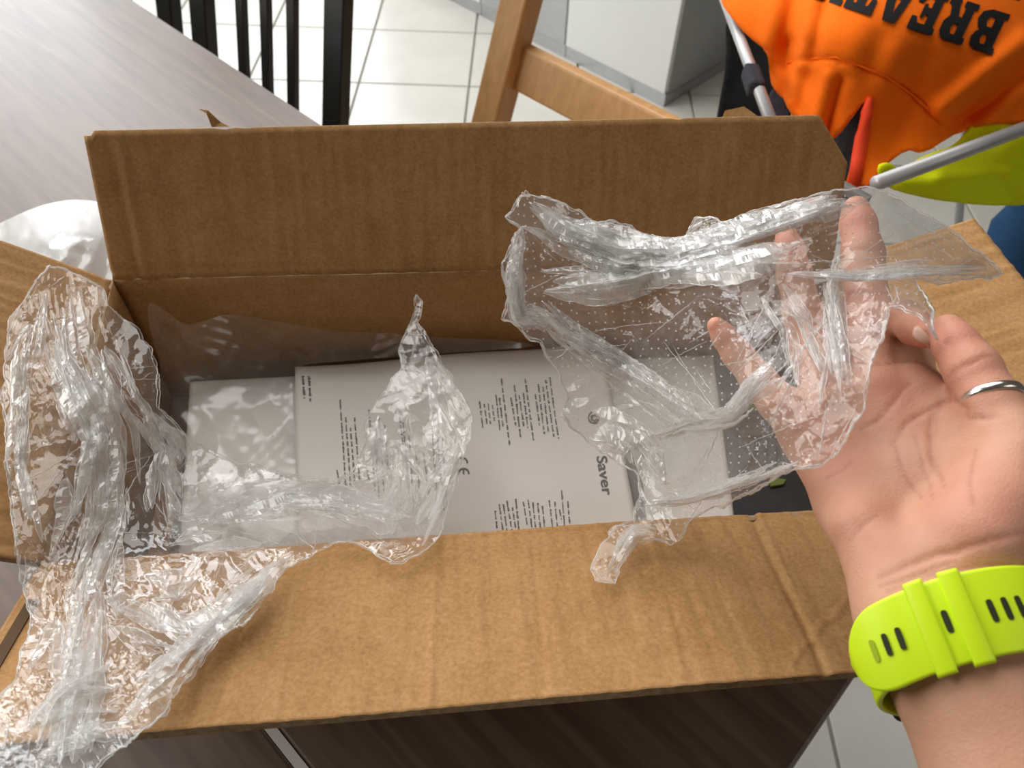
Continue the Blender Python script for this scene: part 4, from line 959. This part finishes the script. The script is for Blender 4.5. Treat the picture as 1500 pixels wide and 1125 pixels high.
hd = thing('hoodie', 'bright orange hooded sweatshirt with black lettering draped over the drying rack', 'clothing', onz(1280, 100, ZR))
o = cloth('body', HO, zh, hood_h, M_orange, hd, 6, .005, 5)
def on_hood(px, off):
    q = np.asarray(px, float); D = rays(q); P = C + D * ((zh(q) - HC) / D[:, 2])[:, None]; return P + to_cam(P) * (hood_h(q) + .0072 + off)[:, None]
# slab lettering, drawn upside down as it hangs
LET = {'B': [[(0, 0), (.62, 0), (.9, .1), (.97, .28), (.86, .47), (.74, .52), (.86, .58), (.93, .74), (.86, .92), (.6, 1), (0, 1), (0, .86), (.1, .84), (.1, .16), (0, .14)], [(.40, .17), (.40, .42), (.58, .42), (.66, .30), (.58, .17)], [(.40, .60), (.40, .83), (.56, .83), (.63, .72), (.56, .60)]],
       'R': [[(0, 0), (.48, 0), (.48, .14), (.40, .16), (.40, .40), (.52, .40), (.62, .14), (.62, 0), (1, 0), (1, .15), (.9, .17), (.8, .42), (.94, .58), (.93, .82), (.78, .97), (.55, 1), (0, 1), (0, .86), (.1, .84), (.1, .16), (0, .14)], [(.40, .57), (.40, .83), (.55, .83), (.62, .70), (.55, .57)]],
       'E': [[(0, 0), (.92, 0), (.92, .34), (.74, .34), (.66, .18), (.40, .18), (.40, .42), (.52, .42), (.54, .34), (.66, .34), (.66, .68), (.54, .68), (.52, .58), (.40, .58), (.40, .82), (.66, .82), (.74, .68), (.92, .68), (.92, 1), (0, 1), (0, .86), (.1, .84), (.1, .16), (0, .14)]],
       'A': [[(-.05, 0), (.36, 0), (.36, .14), (.30, .16), (.33, .27), (.62, .27), (.65, .16), (.58, .14), (.58, 0), (1.05, 0), (1.05, .14), (.96, .16), (.72, 1), (.26, 1), (.04, .16), (-.05, .14)], [(.38, .43), (.48, .80), (.57, .43)]],
       'T': [[(.26, 0), (.74, 0), (.74, .14), (.65, .16), (.65, .82), (.76, .82), (.82, .62), (1, .62), (1, 1), (0, 1), (0, .62), (.18, .62), (.24, .82), (.35, .82), (.35, .16), (.26, .14)]],
       'H': [[(0, 0), (.42, 0), (.42, .14), (.36, .16), (.36, .42), (.64, .42), (.64, .16), (.58, .14), (.58, 0), (1, 0), (1, .14), (.93, .16), (.93, .84), (1, .86), (1, 1), (.58, 1), (.58, .86), (.64, .84), (.64, .58), (.36, .58), (.36, .84), (.42, .86), (.42, 1), (0, 1), (0, .86), (.07, .84), (.07, .16), (0, .14)]]}
def letter(ch, P0_, eu, ev):
    loops = LET[ch]; V = []; fcs = []; b = 0
    for lp in loops:
        q = [np.array(P0_) + np.array(eu) * u_ + np.array(ev) * v_ for u_, v_ in lp]
        q = resample(np.array(q), 2.2); V += [Vector((float(a), float(c))) for a, c in q]; fcs.append(list(range(b, b + len(q)))); b += len(q)
    outer = np.array([(v.x, v.y) for v in V[:len(fcs[0])]]); holes = [np.array([(V[i].x, V[i].y) for i in f]) for f in fcs[1:]]
    lo, hi = outer.min(0), outer.max(0); gx, gy = np.meshgrid(np.arange(lo[0], hi[0], 2.6), np.arange(lo[1], hi[1], 2.6)); P = np.stack([gx.ravel(), gy.ravel()], 1)
    k = inside(P, outer) & (polydist(P, outer, True)[0] > 1.2)
    for h in holes: k &= ~inside(P, h) & (polydist(P, h, True)[0] > 1.2)
    V += [Vector((float(a), float(c))) for a, c in P[k]]
    out = delaunay_2d_cdt(V, [], fcs, 1, 1e-6); vv = np.array([[v.x, v.y] for v in out[0]]); fs = [tuple(f) for f in out[2]]
    ce = np.array([vv[list(f)].mean(0) for f in fs]); kk = inside(ce, outer)
    for h in holes: kk &= ~inside(ce, h)
    fs = [f for f, m in zip(fs, kk) if m]
    o = mobj('printed_letter', on_hood(vv, .0006), fs, M_print, hd)
    md = o.modifiers.new('s', 'SOLIDIFY'); md.thickness = .0006; md.offset = 1
eu = np.array([-40.5, -12.8]); ev = np.array([-27.5, 58.5]); st = np.array([-44.0, -14.2])
o0 = np.array([1480.5, 21.5])
for i, ch in enumerate('BREATH'):
    e2 = ev * (1.0 if i < 2 else 1.0)
    letter(ch, o0 + st * i * (1.0 if i < 4 else 1.01), eu, e2)
letter('E', np.array([1521, -58]), eu * 1.0, ev)
cloth('neck_lining', [(1200, 200), (1228, 198), (1254, 166), (1272, 136), (1270, 200), (1252, 290), (1210, 300), (1200, 250)], lambda q: zh(q) - .035, lambda q: .006 * smooth_noise(q[:, 0], q[:, 1], 20, 4), M_lining, hd, 6, .004, 7)
cl = [on_hood([(x, y)], -.004)[0] for x, y in ((1274, 142), (1270, 165), (1263, 200), (1257, 235), (1250, 280))]
tube('zip_cord', cl, [.003, .006, .007, .007, .007], M_orange_red, hd)
sm = [on_hood([(x, y)], .0002)[0] for x, y in ((1152, 92), (1190, 86), (1225, 84), (1262, 97), (1300, 113), (1335, 138), (1360, 160), (1380, 182))]
tube('seam', sm, .0012, M_orange, hd)
nj = thing('neon_jacket', 'neon yellow running jacket hanging over the grey rack tube', 'clothing', onz(1420, 240, ZR))
cloth('body', [(1284, 244), (1302, 236), (1318, 252), (1360, 224), (1400, 214), (1428, 176), (1500, 170), (1600, 165), (1620, 280), (1540, 292), (1470, 302), (1400, 297), (1334, 284), (1292, 270)], lambda q: rbf([(1284, 244, .68), (1292, 270, .66), (1400, 214, .68), (1500, 170, .69), (1600, 165, .69), (1620, 280, .62), (1470, 302, .60), (1380, 250, .675), (1480, 215, .675), (1440, 270, .64)])(q) + DZ + .024, lambda q: .006 * smooth_noise(q[:, 0], q[:, 1], 40, 12) + ridge(q, [(1320, 270), (1420, 262), (1500, 250)], 10, .008) + ridge(q, [(1480, 260), (1520, 300)], 12, .012), M_neon, nj, 6, .004, 8)
bk_ = thing('black_garment', 'black garment hanging from the rack beside the kitchen cabinet', 'clothing', onz(1095, 100, ZR))
cloth('body', [(1064, 20), (1085, 40), (1130, 60), (1170, 120), (1200, 200), (1160, 215), (1100, 210), (1048, 190), (1055, 150), (1066, 90)], lambda q: rbf([(1064, 20, .66), (1130, 60, .68), (1200, 200, .62), (1100, 210, .45), (1048, 190, .42), (1066, 90, .55)])(q) + DZ, lambda q: .012 * smooth_noise(q[:, 0], q[:, 1], 30, 5), M_blackcloth, bk_, 7, .004, 9)
cloth('grey_hem', [(1124, 130), (1150, 140), (1160, 170), (1150, 190), (1126, 185)], lambda q: .665 + DZ + 0 * q[:, 0], lambda q: .004 * smooth_noise(q[:, 0], q[:, 1], 12, 5), M_lining, bk_, 6, .004, 3)
# denim leg at the right edge
def ring_stack(rows, m, name, parent):
    vs, fs = [], []; n_ = 28
    for k, (c_, rx, ry) in enumerate(rows):
        for i in range(n_):
            q = 2 * math.pi * i / n_; w_ = 1 + .05 * math.sin(q * 5 + k * 1.7) + .03 * math.sin(q * 9 - k * 2.3)
            vs.append((c_[0] + rx * w_ * math.cos(q), c_[1] + ry * w_ * math.sin(q), c_[2]))
    L = len(rows); fs = [(k * n_ + i, k * n_ + (i + 1) % n_, (k + 1) * n_ + (i + 1) % n_, (k + 1) * n_ + i) for k in range(L - 1) for i in range(n_)]
    fs += [tuple(range(n_))[::-1], tuple((L - 1) * n_ + i for i in range(n_))]
    return mobj(name, vs, fs, m, parent, True)
jl = onz(1470, 372, .50)
jc = np.array([jl[0] + .095, jl[1] + .02, 0])
rows = []
for k in range(22):
    z = .02 + k * .04; rows.append((np.array([jc[0] + .05 * (z - .5), jc[1] + .02 * (z - .5), z]), .085 + .03 * z, .08 + .03 * z))
jn = ring_stack(rows, M_denim, 'denim_trouser_leg', None); tag(jn, 'blue denim trouser leg at the right edge below the neon jacket', 'trousers')
